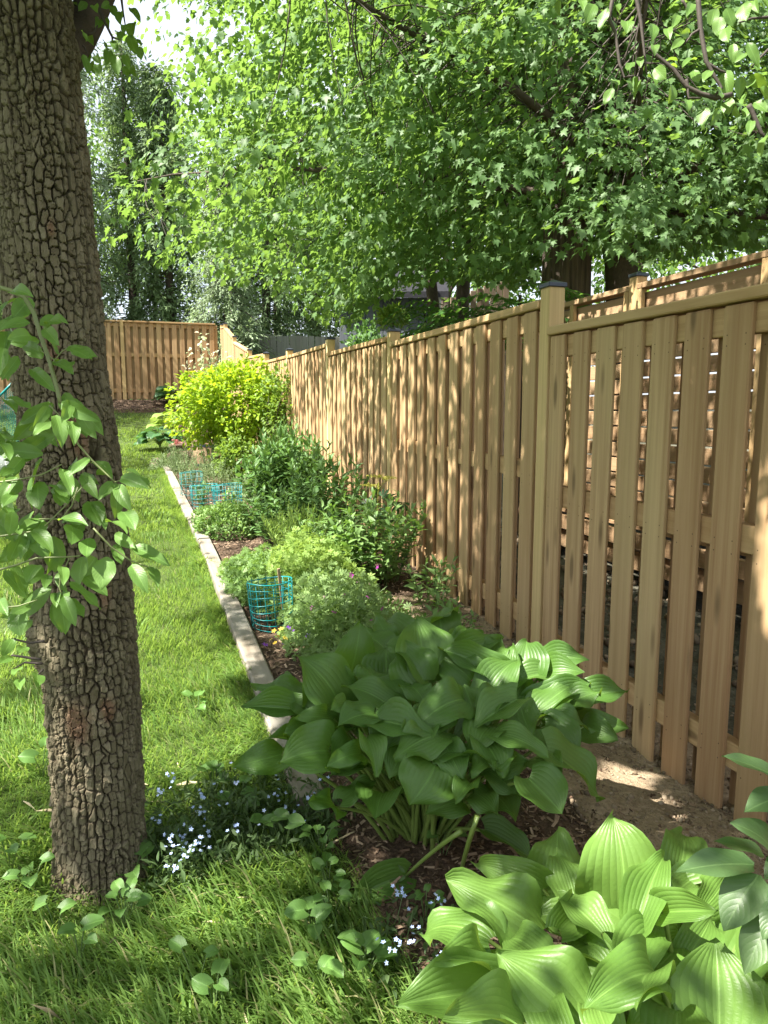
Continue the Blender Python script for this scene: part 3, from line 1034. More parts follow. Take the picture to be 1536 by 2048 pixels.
greyf = thing('weathered_fence', (3.9, 22.6, 1.8), 'old grey board fence behind the bend of the new fence', 'fence')
x = 1.9
while x < 7.4:
    h = 3.72 + rr.uniform(-.03, .03)
    mb = MB(); mb.box((0, 0, .5), (.185, .025, 1.0), .004)
    if 'gb' not in _tplmesh: _tplmesh['gb'] = fix_normals(mb.mesh('fence_board', M_GREYB))
    inst('fence_board', _tplmesh['gb'], greyf, (x, 22.6, 1.75), (1, 1, h - 1.75), (0, rr.uniform(-.006, .006), 0)); x += .198
beam('rail', (1.8, 22.65, 3.3), (7.4, 22.65, 3.3), .05, .1, M_GREYB, greyf)
beam('rail', (1.8, 22.65, 2.2), (7.4, 22.65, 2.2), .05, .1, M_GREYB, greyf)
brf = thing('brown_fence', (6.4, 13.4, .6), 'short run of brown board fence right of the shed, seen between trunks', 'fence')
x = 5.70
for k in range(9):
    h = 3.62 + .05 * k
    mb = MB(); mb.box((0, 0, .5), (.125, .025, 1.0), .004)
    if 'bb' not in _tplmesh: _tplmesh['bb'] = fix_normals(mb.mesh('fence_board', M_BROWNB))
    inst('fence_board', _tplmesh['bb'], brf, (x, 13.4, .5), (1, 1, h - .5)); x += .14

# ------------------------------------------------------------------ pear tree: trunk with plated bark
TX, TY = -.205, 2.27
pear = thing('pear_tree', (TX, TY, 0.0), 'pear tree with thick cracked bark trunk standing in the lawn at the left', 'tree')


def trunk_centre(z):
    x = np.interp(z, [-.1, 0, .1, .34, .77, 1.2, 1.57, 2.08, 2.5, 3.2], [-.198, -.203, -.204, -.200, -.202, -.213, -.238, -.256, -.2725, -.30])
    return x, np.full_like(np.asarray(z, float), TY)


def trunk_radius(z):
    return np.interp(z, [-.1, 0, .1, .34, .77, 1.2, 1.57, 2.08, 2.5, 3.2], [.147, .140, .133, .131, .136, .134, .126, .127, .122, .113])


NT, NZ = 262, 1040
z0_, z1_ = -.08, 3.1
# finely cut on the side the garden sees, coarser behind
thc = atan2(0 - TY, 0 - TX)
th = np.concatenate([np.linspace(thc - 1.85, thc + 1.85, NT - 52, endpoint=False), np.linspace(thc + 1.85, thc + 2 * pi - 1.85, 52, endpoint=False)])
th = (th - (thc - 1.85))[None, :]
TH0 = thc - 1.85
zz = np.linspace(z0_, z1_, NZ)[:, None]
R0 = .138
A_ = th * R0 + 0 * zz; Z_ = zz + 0 * th
per = 2 * pi * R0
A2 = A_ + .010 * (fbm(A_ * 14 + 50, Z_ * 9, 2) - .5) * np.minimum(1, np.minimum(A_, per - A_) / .02) * 2
Z2 = Z_ + .016 * (fbm(A_ * 22, Z_ * 22, 6) - .5) * 2
def plates(A2, Z2, ncol, chh, s0, pw=5):
    """cracked bark: jittered columns of blocks; returns gap to the next block, block tone, same-column flag"""
    cw = per / ncol
    ca = np.floor(A2 / cw).astype(int)
    F1 = np.full(A2.shape, 9.); F2 = F1.copy(); TL = F1 * 0; ID = np.zeros(A2.shape); C1 = ID.copy(); C2 = ID.copy()
    for da in (-1, 0, 1):
        c_ = ca + da; cm = np.mod(c_, ncol).astype(float)
        off = hashn(cm, cm * 0., 3 + s0) * chh
        hcol = chh * (.6 + 1.1 * hashn(cm, cm * 0. + 5, 9 + s0))
        cr_ = np.floor((Z2 - off) / hcol).astype(int)
        for dz in (-1, 0, 1):
            r_ = (cr_ + dz).astype(float)
            pa = (c_ + .5 + .6 * (hashn(cm, r_, 1 + s0) - .5)) * cw
            pz = off + (r_ + .5 + .8 * (hashn(cm, r_, 2 + s0) - .5)) * hcol
            d = ((np.abs(A2 - pa) / cw) ** pw + (np.abs(Z2 - pz) / hcol * .85) ** pw) ** (1 / pw)
            upd = d < F1
            C2 = np.where(upd, C1, np.where(d < F2, c_, C2)); C1 = np.where(upd, c_, C1)
            TL = np.where(upd, (Z2 - pz) / hcol * (hashn(cm, r_, 11 + s0) - .62) + (A2 - pa) / cw * (hashn(cm, r_, 13 + s0) - .5), TL)
            F2 = np.where(upd, F1, np.minimum(F2, d)); ID = np.where(upd, hashn(cm, r_, 7 + s0), ID); F1 = np.where(upd, d, F1)
    return F2 - F1, ID, C1 == C2, TL


gap, ID, same, tilt_ = plates(A2, Z2, 36, .034, 0)
A3 = A2 + .004 * (fbm(A_ * 60, Z_ * 60, 81) - .5); Z3 = Z2 + .006 * (fbm(A_ * 55, Z_ * 55, 85) - .5)
gap2, ID2, same2, tilt2 = plates(A3, Z3, 74, .020, 40, 4)
wid = .02 + .50 * fbm(A_ * 9, Z_ * 7, 13) ** 1.3
wid = wid * np.where(same, .62, 1.0)
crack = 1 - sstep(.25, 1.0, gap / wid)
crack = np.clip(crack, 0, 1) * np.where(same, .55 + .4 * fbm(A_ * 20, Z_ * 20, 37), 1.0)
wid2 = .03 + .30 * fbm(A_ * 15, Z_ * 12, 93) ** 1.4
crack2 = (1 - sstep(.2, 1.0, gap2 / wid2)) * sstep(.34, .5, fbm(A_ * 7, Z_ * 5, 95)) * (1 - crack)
dep = (.007 + .011 * fbm(A_ * 6, Z_ * 4, 17))
rough = fbm(A_ * 110, Z_ * 60, 23, 3) - .5 + 1.3 * (fbm(A_ * 38, Z_ * 24, 27, 2) - .37)
Rr = trunk_radius(Z_) - crack * dep * 1.0 + (ID - .5) * .007 + tilt_ * .011 + tilt2 * .005 - crack2 * .0035 + (ID2 - .5) * .0022 + rough * .0045 + .010 * (fbm(A_ * 4.6, Z_ * 2.2, 29) - .5)
# flare at the foot and one long hollow furrow (its wound) on the camera side
Rr = Rr + .03 * np.exp(-(Z_ + .02) / .07) * (.5 + fbm(A_ * 8, Z_ * 2, 41))
cx, cy = trunk_centre(Z_)
th = th + TH0
thc = atan2(0 - TY, 0 - TX)       # faces the viewer
def dth(a): return (th - a + pi) % (2 * pi) - pi
hole = np.exp(-((dth(thc + .50 + 2 * pi) / .10) ** 2 + ((Z_ - 1.335) / .055) ** 2) ** 1.4)
lump = np.exp(-((dth(thc + .55) / .35) ** 2 + ((Z_ - 1.37) / .14) ** 2))
Rr = Rr + .012 * lump - .05 * hole
burr = np.exp(-((dth(thc - 1.45) / .38) ** 2 + ((Z_ - .80) / .09) ** 2)) + .8 * np.exp(-((dth(thc - 1.35) / .3) ** 2 + ((Z_ - 1.16) / .12) ** 2))
Rr = Rr + burr * (.030 + .03 * (fbm(A_ * 30, Z_ * 30, 61) - .4))
V = np.stack([cx + Rr * np.cos(th), cy + Rr * np.sin(th), Z_], -1).reshape(-1, 3)
i = np.arange(NZ - 1)[:, None] * NT; j = np.arange(NT)[None]; j2 = (j + 1) % NT
q = np.stack([i + j, i + j2, i + NT + j2, i + NT + j], -1).reshape(-1, 4)
redn = sum(np.exp(-((dth(thc + a) / w) ** 2 + ((Z_ - z) / h) ** 2)) for a, z, w, h in
           ((-.35, .57, .22, .05), (.30, .60, .15, .03), (.1, 1.93, .07, .02), (.4, .95, .12, .04), (.2, 1.40, .2, .06), (-.1, 1.62, .12, .04)))
redn = np.clip(redn * (.3 + fbm(A_ * 30, Z_ * 30, 71)), 0, .42)
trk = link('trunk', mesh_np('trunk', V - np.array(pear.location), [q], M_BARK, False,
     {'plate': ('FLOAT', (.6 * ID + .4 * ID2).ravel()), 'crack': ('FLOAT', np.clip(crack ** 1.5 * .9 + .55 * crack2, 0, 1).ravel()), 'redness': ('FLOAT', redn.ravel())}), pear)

# limbs above the frame carry the crown that shades the bed
def limb(mb, p0, d, L, r0, r1, sag=.0, n=9, wob=.06):
    p0 = np.array(p0, float); d = unit(np.array(d, float))
    P = [p0]; cur = d.copy()
    for i in range(n):
        cur = unit(cur + RNG.normal(0, wob, 3) + np.array([0, 0, -sag / n]))
        P.append(P[-1] + cur * L / n)
    P = np.array(P)
    mb.tube(P, np.linspace(r0, r1, len(P)), 7)
    return P


limb_pts = []
for az, el, L, z, r0 in ((60, 52, 3.2, 2.75, .07), (150, 55, 3.4, 3.0, .08), (250, 55, 3.3, 2.9, .075), (330, 50, 3.2, 3.05, .07), (78, 46, 4.6, 2.95, .07), (104, 50, 4.6, 3.05, .07), (48, 48, 4.4, 3.05, .07), (182, 42, 4.4, 2.95, .065), (205, 46, 4.4, 3.0, .065), (160, 44, 4.2, 3.05, .06), (20, 75, 3.4, 3.05, .09), (200, 70, 3.0, 3.05, .07)):
    mb = MB()
    P = limb(mb, (TX, TY, z), (cos(radians(az)) * cos(radians(el)), sin(radians(az)) * cos(radians(el)), sin(radians(el))), L, r0, .012, .35)
    limb_pts.append(P); part('limb', mb, M_BARK2, pear, True)
mb = MB(); P = bez((-.20, 2.30, 2.40), (-.11, 2.38, 2.54), (.00, 2.55, 2.95), 8); mb.tube(P, np.linspace(.055, .04, 8), 10); part('limb', mb, M_BARK2, pear, True)
allp = np.vstack(limb_pts)
# crown leaves, clumped
PEAR = [leaf_tpl(6, 8, .45, .58, 0, .12, dr, fo, wv, ph) for dr, fo, wv, ph in ((.5, .2, .05, 0), (.25, .12, .07, .3), (.9, .25, .04, .6))]
PEARS = (np.array([[0, 0, 0], [.3, .45, .1], [0, 1, -.12], [-.3, .45, .1]]), np.array([[0, 0, 0], [1, .45, 0], [0, 1, 0], [-1, .45, 0.]]), [np.array([[0, 1, 2], [0, 2, 3]])])
c_ = []
for _ in range(6000):
    p = allp[RNG.integers(len(allp))] + RNG.normal(0, .55, 3)
    c_.append(p)
c_ = np.array(c_)
P = np.repeat(c_, 13, 0) + RNG.normal(0, .14, (len(c_) * 13, 3))
# gaps in the crown through which the sun reaches the places it lights in the photograph
SD = np.array(sun_dir)
gaps = [((1.08, 1.22, .35), .20), ((.80, 1.0, .3), .10), ((1.30, 1.25, .3), .12), (on_ground(480, 1830), .17), (on_ground(420, 1790), .12), (on_ground(330, 1300), .3), (on_ground(60, 1480), .3), ((.15, 3.1, 0), .38), ((.25, 3.8, 0), .36), ((-.15, 4.3, 0), .45), ((.1, 5.2, .1), .5), (on_ground(1215, 1620), .26), (on_ground(1290, 1560), .16), (on_ground(1330, 1650), .12), ((.90, 4.0, .4), .42), ((1.05, 4.9, .4), .5), ((-.36, 1.25, 1.45), .32), ((-.25, 1.30, 1.15), .28), (at(900, 1425, 2.15), .05), (at(1400, 180, 1.75), .26), (at(1250, 150, 1.75), .2), (at(1480, 100, 1.75), .2), (at(220, 90, 1.95), .1)]
dead = np.zeros(len(P), bool)
for g_, r_ in gaps:
    w = P - np.array(g_); tt_ = w @ SD
    dd = np.linalg.norm(w - tt_[:, None] * SD, axis=1)
    dead |= (tt_ > .3) & (dd < r_ * (.6 + .8 * vnoise(P[:, 0] * 5, P[:, 1] * 5 + P[:, 2] * 3, 8)))
P = P[~dead]
u, v, k = project(P)
ok = ~((k > .2) & (u > -120) & (u < 1660) & (v > -160) & (v < 2200)) & (P[:, 2] > 2.6) & (np.hypot(P[:, 0], P[:, 1]) > .0)
P = P[ok]; n = len(P)
D = RNG.normal(0, 1, (n, 3)) * [1, 1, .5] + [0, 0, -.5]
M = frames(P, D, RNG.normal(0, .5, (n, 3)) + [0, 0, 1], RNG.uniform(.07, .10, n))
merged('crown', PEARS, M, LM_PEAR, pear)


def px_leaves(lst, k0, ox, oy, sc, kj=.08, Lm=.09, tilt=.0, W0=.60, nearer=.0):
    """leaves read off the photograph: base, tip and width in crop pixels, put at their real depth"""
    Ms = []
    for it in lst:
        (x0, y0), (x1, y1) = it[0], it[1]
        w = it[2] if len(it) > 2 else 60
        kb = (it[3] if len(it) > 3 else k0 + RNG.uniform(-kj, kj))
        b = at(ox + sc * x0, oy + sc * y0, kb)
        t = at(ox + sc * x1, oy + sc * y1, kb)
        pr = np.linalg.norm(t - b)
        dz = sqrt(max(0., Lm ** 2 - pr ** 2)) * (1 if y1 < y0 - 5 else -1) * .75
        t = at(ox + sc * x1, oy + sc * y1, kb + dz)
        L = np.linalg.norm(t - b)
        tocam = unit(CAM - b)
        N = tocam * .75 + np.array([0, 0, .55]) + RNG.normal(0, .22 + tilt, 3)
        M = frames([b], [t - b], [N], L)[0]
        wm = w * sc / FPX * kb
        M[:3, 0] *= np.clip(wm / (W0 * L) * 1.05, .6, 1.15)
        Ms.append(M)
    return np.array(Ms)


L_ = [((140,200),(0,250),50),((150,270),(35,290),70),((60,60),(165,85),40),((95,100),(0,160),80),((150,90),(60,190),90),((220,240),(290,320),60),((230,215),(335,215),40),((330,330),(450,390),55),((265,400),(360,460),65),((175,450),(270,545),50),((190,350),(120,320),50),((90,375),(5,490),45),((260,605),(90,710),50),((300,600),(485,690),70),((380,640),(470,775),70),((270,660),(300,820),75),((345,690),(360,810),60),((235,620),(160,720),45),((250,690),(160,760),60),((235,770),(110,850),50),((190,850),(20,880),45),((440,870),(335,960),45),((450,890),(550,970),40),((300,920),(350,1050),60),((400,950),(480,1070),55),((185,985),(190,1120),105),((60,920),(0,960),50),((80,960),(0,1090),60),((75,1040),(10,1110),60),((550,985),(480,1075),55),((560,990),(560,1165),70),((575,1000),(640,1130),65),((590,965),(730,1020),60),((620,920),(735,1015),45),((435,1080),(490,1200),100),((290,1170),(430,1200),50),((190,1165),(90,1230),60),((100,1240),(25,1195),40),((160,1220),(260,1335),70),((350,1200),(350,1290),100),((255,1250),(270,1430),110),((430,1260),(420,1355),80),((140,1250),(100,1370),50),((100,1250),(40,1380),70),((60,1390),(125,1530),80),((190,1390),(130,1480),70),((300,1395),(310,1490),55),((405,1350),(390,1490),110),((520,1350),(495,1510),120),((340,1475),(490,1605),75),((250,1510),(105,1630),70),((280,1525),(275,1600),45),((295,1530),(320,1730),85),((310,1540),(370,1690),65),((640,1390),(720,1530),70),((725,1400),(770,1505),45),((640,1300),(830,1395),70),((560,1290),(590,1390),60),((600,1130),(660,1220),90),((150,1590),(40,1640),60),((90,1600),(100,1740),100),((0,1560),(40,1640),50),((60,1750),(10,1840),60),((130,1790),(80,1820),50),((100,1890),(60,1930),40),((180,1920),(180,1985),65),((95,1950),(100,2000),50),((0,1870),(60,1840),50),((30,590),(80,650),50),((0,740),(60,790),60),((0,790),(50,880),55),((20,330),(0,470),60),((40,250),(20,370),70),((210,1170),(150,1290),90),((330,1090),(280,1010),60),((520,1180),(620,1240),70),((60,1130),(40,1250),70),((130,1480),(210,1400),60),((15,1100),(60,1190),55),((340,590),(300,700),60),((110,870),(30,960),60),((240,1000),(330,1070),50),((560,1240),(660,1310),60)]
ML = px_leaves(L_, 1.42, 0, 560, .4102, .07, .070, .1)
L2_ = [((x0 + RNG.normal(0, 28), y0 + RNG.normal(0, 28)), (x1 + RNG.normal(0, 34), y1 + RNG.normal(0, 34)), 40 + 40 * RNG.random()) for (x0, y0), (x1, y1), *_ in [q_ for q_ in L_ if q_[0][1] < 1700 and q_[0][0] < 470]]
ML = np.concatenate([ML, px_leaves(L2_, 1.50, 0, 560, .4102, .07, .070, .2)])
# the lowest small leaves grow from the burr on the trunk
for i_, it in enumerate(L_):
    if it[0][1] >= 1740: pass
TR = [((430,140),(420,220),70),((540,150),(540,240),90),((400,60),(345,215),80),((310,30),(250,170),90),((1360,30),(1380,150),110),((1440,0),(1470,95),50),((1390,300),(1470,480),70),((1230,200),(1260,300),90),((1290,310),(1285,450),60),((1410,530),(1530,610),110),((1240,500),(1270,690),100),((1340,540),(1330,700),70),((1250,700),(1260,810),90),((1090,760),(1070,890),90),((1180,770),(1130,890),60),((440,620),(380,740),70),((860,600),(830,735),80),((900,100),(860,200),60),((940,275),(850,355),60),((830,200),(845,285),60),((980,230),(905,245),60),((1030,420),(930,480),60),((1400,740),(1380,830),70),((1440,720),(1530,790),80),((1536,950),(1490,1110),90),((1420,850),(1400,960),60),((720,170),(715,300),70),((650,400),(640,480),60),((735,320),(735,400),40),((600,540),(600,660),50),((690,540),(740,610),70),((740,480),(820,560),90),((1130,180),(1160,60),80),((1200,120),(1180,260),90),((1240,60),(1290,190),100),((1000,20),(960,120),50),((1100,340),(1150,400),60),((1130,500),(1080,580),70),((1010,500),(1040,590),80),((1180,610),(1210,700),60),((1330,190),(1400,260),80),((480,600),(430,560),60),((520,560),(570,640),70),((640,560),(590,700),60),((1480,620),(1536,700),70),((1340,820),(1300,750),50),((960,700),(975,790),40),((800,450),(900,430),50),((890,480),(800,480),40),((1100,60),(1060,120),60),((1500,0),(1536,60),60),((60,0),(70,120),40),((220,0),(240,80),60),((1260,260),(1180,220),60),((1300,440),(1380,380),70),((1460,500),(1400,440),60),((1390,620),(1440,560),60),((1380,660),(1360,740),60),((460,40),(480,80),50),((580,440),(540,500),60)]
MR = px_leaves(TR, 1.75, 1100, 0, .2839, .14, .046, .15)
TL = [((960,60),(1000,130),60),((1230,120),(1240,260),90),((1330,80),(1440,230),70),((1370,230),(1350,410),110),((1250,320),(1220,420),60),((1320,360),(1390,560),120),((1270,560),(1340,720),80),((870,480),(920,640),60),((850,560),(920,780),70),((930,640),(980,770),60),((1000,560),(1040,660),80),((990,660),(1040,800),60),((1120,520),(1090,680),90),((1180,560),(1210,780),110),((1270,680),(1300,800),80),((1330,680),(1400,790),60),((900,370),(960,470),60),((1010,190),(980,300),50),((1060,200),(1120,290),60),((1140,420),(1200,520),80),((1060,420),(1090,520),60),((880,20),(800,110),70),((1420,480),(1440,620),60),((1300,250),(1260,340),70),((850,330),(880,420),40),((1040,80),(1120,30),50),((790,30),(760,10),60),((1150,60),(1180,180),60),((1400,400),(1440,470),50)]
MT = px_leaves(TL, 1.95, 0, 0, .1953, .12, .055, .1)
foliage(pear, PEAR, np.concatenate([ML, MR, MT]), LM_PEAR, 'leaf', 'foliage', 300, 4)


def twig(parent, pts, k, ox, oy, sc, r0, r1, mat, name='twig', sub=3):
    P = np.array([at(ox + sc * x, oy + sc * y, k + (0 if len(q) < 1 else q[0])) for x, y, *q in pts])
    t = np.linspace(0, len(P) - 1, (len(P) - 1) * sub + 1)
    Q = np.stack([np.interp(t, np.arange(len(P)), P[:, a]) for a in range(3)], -1)
    mb = MB(); mb.tube(Q, np.linspace(r0, r1, len(Q)), 6)
    return part(name, mb, mat, parent, True)


for pts, r0, r1 in (([(-60,20),(50,50),(120,85),(165,160),(205,290),(240,390),(270,500),(295,600)], .0048, .0040),
                    ([(295,590),(330,700),(380,800),(450,880),(560,985)], .0030, .0016), ([(560,985),(640,960)], .0014, .0010),
                    ([(380,1010),(350,1100),(300,1165),(190,1165)], .0018, .0014), ([(455,1210),(540,1300),(640,1370),(725,1400)], .002, .0014),
                    ([(-30,1420),(80,1390),(180,1355),(330,1350),(390,1345)], .0026, .0014), ([(320,1400),(340,1350)], .0013, .0012),
                    ([(-40,990),(80,975),(200,950),(300,900)], .0022, .0014), ([(240,610),(290,660),(300,690)], .0014, .001),
                    ([(200,345),(260,385),(265,400)], .0012, .001), ([(260,400),(300,350),(330,330)], .0012, .001), ([(-40,1255),(100,1235),(165,1225)], .0022, .0014),
                    ([(300,1395),(290,1500),(300,1530)], .002, .0014), ([(-20,1600),(90,1590),(180,1560)], .002, .001), ([(220,1200),(330,1090),(400,1010)], .0018, .0012)):
    twig(pear, pts, 1.42, 0, 560, .4102, r0, r1, M_TWIGG)
# the hanging bough all these shoots grow from comes down from the crown just left of the picture
_h = np.array([(TX - .35, TY - .1, 3.2), (-.95, 1.9, 3.1), (-.75, 1.55, 2.5)] + [at(.4102 * x - 0, 560 + .4102 * y, 1.42) for x, y in ((-60, 20), (-120, 500), (-110, 1000), (-60, 1420), (-30, 1600))])
_t = np.linspace(0, len(_h) - 1, 40); _q = np.stack([np.interp(_t, np.arange(len(_h)), _h[:, a]) for a in range(3)], -1)
_q[2:-2] = (_q[:-4] + _q[1:-3] + _q[2:-2] + _q[3:-1] + _q[4:]) / 5
mb = MB(); mb.tube(_q, np.linspace(.016, .003, 40), 6); part('bough', mb, M_BARKT, pear, True)
for (x, y), p_ in (((440, -60), (.75, 2.0, 2.75)), ((600, -60), (.8, 1.95, 2.75)), ((1040, -60), (1.0, 1.9, 2.75)), ((1640, 60), (1.35, 1.6, 2.8)), ((1640, 400), (1.5, 1.5, 2.7))):
    a_ = at(1100 + .2839 * x, .2839 * y, 1.75)
    mb = MB(); mb.tube(bez(a_, (a_ + np.array(p_)) / 2 + [0, 0, .05], p_, 5), np.linspace(.008, .011, 5), 6); part('bough', mb, M_BARKT, pear, True)
mb = MB(); mb.tube(bez((1.5, 1.5, 2.7), (1.0, 1.95, 2.85), (.2, 2.2, 3.6), 10), np.linspace(.012, .03, 10), 6); part('bough', mb, M_BARKT, pear, True)
# little woody spurs from the burr
for pts in ([(215,1760),(150,1770),(60,1750),(0,1790)], [(205,1870),(120,1865),(60,1900)], [(210,1900),(180,1930)], [(200,1850),(60,1830),(0,1860)]):
    twig(pear, [(x, y, .0) for x, y in pts], 1.98, 0, 560, .4102, .004, .0015, M_BARKT)
for pts, r0, r1 in (([(440,-60),(440,0),(415,130),(460,230),(490,450),(520,545),(590,535)], .0055, .0025), ([(600,-60),(640,150),(650,240),(665,370),(680,520)], .005, .002), ([(1040,-60),(1060,200),(1100,430),(1160,540),(1210,620),(1165,670)], .0065, .003),
                    ([(700,330),(750,390),(870,490),(960,610),(1060,660),(1170,690),(1280,665)], .004, .006), ([(1400,740),(1430,800),(1490,940),(1510,960)], .007, .003), ([(1640,60),(1536,120),(1420,130),(1330,160)], .004, .002), ([(1060,205),(1000,240),(950,310)], .004, .002), ([(960,560),(970,600),(975,690),(1060,690)], .004, .002), ([(1640,400),(1536,350),(1420,470)], .006, .002), ([(1100,440),(1200,500),(1240,510)], .004, .002), ([(930,0),(970,60),(960,110)], .004, .002)):
    twig(pear, pts, 1.75, 1100, 0, .2839, r0, r1, M_BARKT)
for pts, r0, r1 in (([(1000,60),(1060,200),(1150,380),(1230,410)], .005, .002), ([(1240,-40),(1260,120),(1290,300)], .004, .0015), ([(1150,380),(1150,480)], .003, .0015), ([(900,350),(960,340),(1000,260)], .004, .002), ([(850,470),(870,490),(900,560)], .003, .001)):
    twig(pear, pts, 1.95, 0, 0, .1953, r0, r1, M_BARKT)

# ------------------------------------------------------------------ hostas
HOS = [leaf_tpl(12, 14, pk_, .80, .16, .5, dr, fo, wv, ph, .62, 1.0, sd_) for dr, fo, wv, ph, sd_, pk_ in
       ((.9, .22, .08, 0, .0, .36), (.55, .42, .10, .35, .06, .40), (1.25, .15, .13, .7, -.07, .34), (.25, .60, .08, .15, .0, .42), (.8, .05, .17, .5, .08, .37), (1.0, .5, .12, .85, -.05, .33), (.6, .1, .15, .25, -.09, .39), (1.4, .3, .09, .6, .05, .36))]


def hosta(name, loc, label, leaves, ox, oy, sc, Lm, mat, crown_px, nfill, rad, group=None, stalkmat=None, fillh=(.2, .5)):
    root = thing(name, loc, label, 'plant', group)
    base = np.array(loc, float)
    Ms = []
    for it in leaves:
        (x0, y0), (x1, y1), w, k = it[:4]
        b = at(ox + sc * x0, oy + sc * y0, k); t = at(ox + sc * x1, oy + sc * y1, k)
        pr = np.linalg.norm(t - b)
        sg = 1 if y1 < y0 - 20 else -1
        t = at(ox + sc * x1, oy + sc * y1, k + sg * sqrt(max(0., Lm ** 2 - pr ** 2)) * .5)
        L = np.linalg.norm(t - b)
        N = unit(CAM - b) * .7 + np.array([0, 0, .7]) + RNG.normal(0, .24, 3)
        M = frames([b], [t - b], [N], L)[0]
        M[:3, 0] *= np.clip(w * sc / FPX * k / (.78 * L) * 1.22, .65, 1.6)
        Ms.append(M)
    nl = len(Ms)
    for i in range(nfill):
        az = 2 * pi * (i + RNG.random()) / nfill; r = rad * (.25 + .75 * RNG.random())
        h = fillh[0] + (fillh[1] - fillh[0]) * RNG.random() * (1 - .25 * r / rad)
        o = np.array([cos(az), sin(az), 0])
        b = base + o * r * .75 + [0, 0, h]
        d = o * .8 + np.array([0, 0, .6 - .65 * r / rad]) + RNG.normal(0, .15, 3)
        uu, vv, kk = project(b[None]); inz = True
        Ms.append(frames([b], [d], [np.array([0, 0, 1.]) + o * .3], RNG.uniform(.75, 1.) * Lm)[0])
    Ms = np.array(Ms)
    foliage(root, HOS, Ms, mat, 'leaf', 'leaf_mass', 300, 1)
    for M in Ms:
        b = M[:3, 3]
        a = RNG.random() * 2 * pi
        g0 = base + np.array([cos(a), sin(a), 0]) * rad * .13 * RNG.random() + (b - base) * [.16, .16, 0] + [0, 0, -.01]
        mid = g0 * .35 + b * .65; mid[2] = g0[2] + (b[2] - g0[2]) * .62
        mid[:2] = g0[:2] + (b[:2] - g0[:2]) * .38
        mb = MB(); mb.tube(bez(g0, mid, b + M[:3, 1] * .02, 8), np.linspace(.0085, .0045, 8), 6, False)
        part('leaf_stalk', mb, stalkmat or M_STALK, root, True)
    return root


HB = [((520,440),(350,235),200,2.30),((540,330),(600,115),130,2.6),((690,235),(565,170),90,2.65),((820,275),(775,105),210,2.42),((810,335),(715,205),150,2.35),((680,330),(670,212),140,2.5),((710,390),(640,318),150,2.3),((720,450),(515,350),120,2.25),((640,455),(500,500),120,2.15),((655,480),(850,555),110,2.1),((960,400),(785,490),130,2.15),((770,350),(830,450),80,2.3),((990,330),(870,235),120,2.4),((930,205),(990,160),80,2.6),((890,160),(870,80),130,2.75),((740,180),(680,110),130,2.75),((960,230),(1040,168),110,2.6),((1050,385),(1150,255),115,2.35),((1050,260),(1110,182),100,2.5),((1200,310),(1205,185),135,2.5),((1250,310),(1405,295),95,2.5),((1240,435),(1390,345),115,2.35),((1150,400),(1190,310),100,2.4),((1010,470),(965,345),90,2.2),((1160,400),(1000,505),115,2.15),((1170,420),(1200,540),95,2.2),((1260,460),(1475,380),105,2.35),((1260,455),(1430,530),70,2.3),((1400,500),(1530,550),90,2.4),((1090,530),(1275,615),90,2.05),((1270,590),(1465,760),175,2.08),((1260,500),(1400,600),130,2.25),((1200,690),(1325,820),160,2.0),((1110,600),(980,670),100,2.05),((870,530),(700,605),125,2.05),((860,640),(785,800),190,2.0),((900,570),(950,700),100,2.05),((985,705),(940,780),70,1.98),((960,770),(820,820),90,2.1),((1000,740),(1100,820),95,2.1),((470,590),(285,620),160,2.1),((300,600),(120,660),95,2.2),((590,600),(455,645),70,2.05),((610,540),(640,685),75,2.05),((490,470),(345,455),70,2.2),((370,440),(150,425),85,2.3),((390,400),(195,342),60,2.4),((330,390),(300,310),80,2.5),((360,560),(250,540),60,2.25),((500,795),(400,785),85,2.15),((520,765),(650,700),60,2.1),((1040,880),(1215,985),95,2.2),((1090,330),(1130,200),110,2.45),((880,330),(900,230),110,2.45),((1320,420),(1440,390),110,2.4),((590,470),(520,360),110,2.35),((1080,640),(1200,640),100,2.15),((760,560),(690,690),110,2.1),((1040,560),(1100,690),120,2.06),((420,520),(300,520),110,2.25),((950,560),(860,640),120,2.08),((720,480),(640,600),120,2.15),((1230,620),(1330,680),110,2.1),((880,440),(820,560),130,2.16),((1060,500),(1010,600),120,2.12),((560,560),(470,640),110,2.15)]
HB += [((a[0] + RNG.normal(0, 45), a[1] + RNG.normal(0, 30)), (b[0] + RNG.normal(0, 55), b[1] + RNG.normal(0, 30) - 10), w * RNG.uniform(.7, .95), k + .05) for a, b, w, k in HB[::2] if b[1] < 620 and a[1] < 560]
bx, by = .82, 2.15
hosta('big_hosta', (bx, by, float(bed_z(bx, by))), 'large dark green hosta clump in the middle foreground beside the timber end', HB, 400, 1180, .547, .20, LM_HOSTA, None, 34, .44, 'hostas', fillh=(.27, .44))

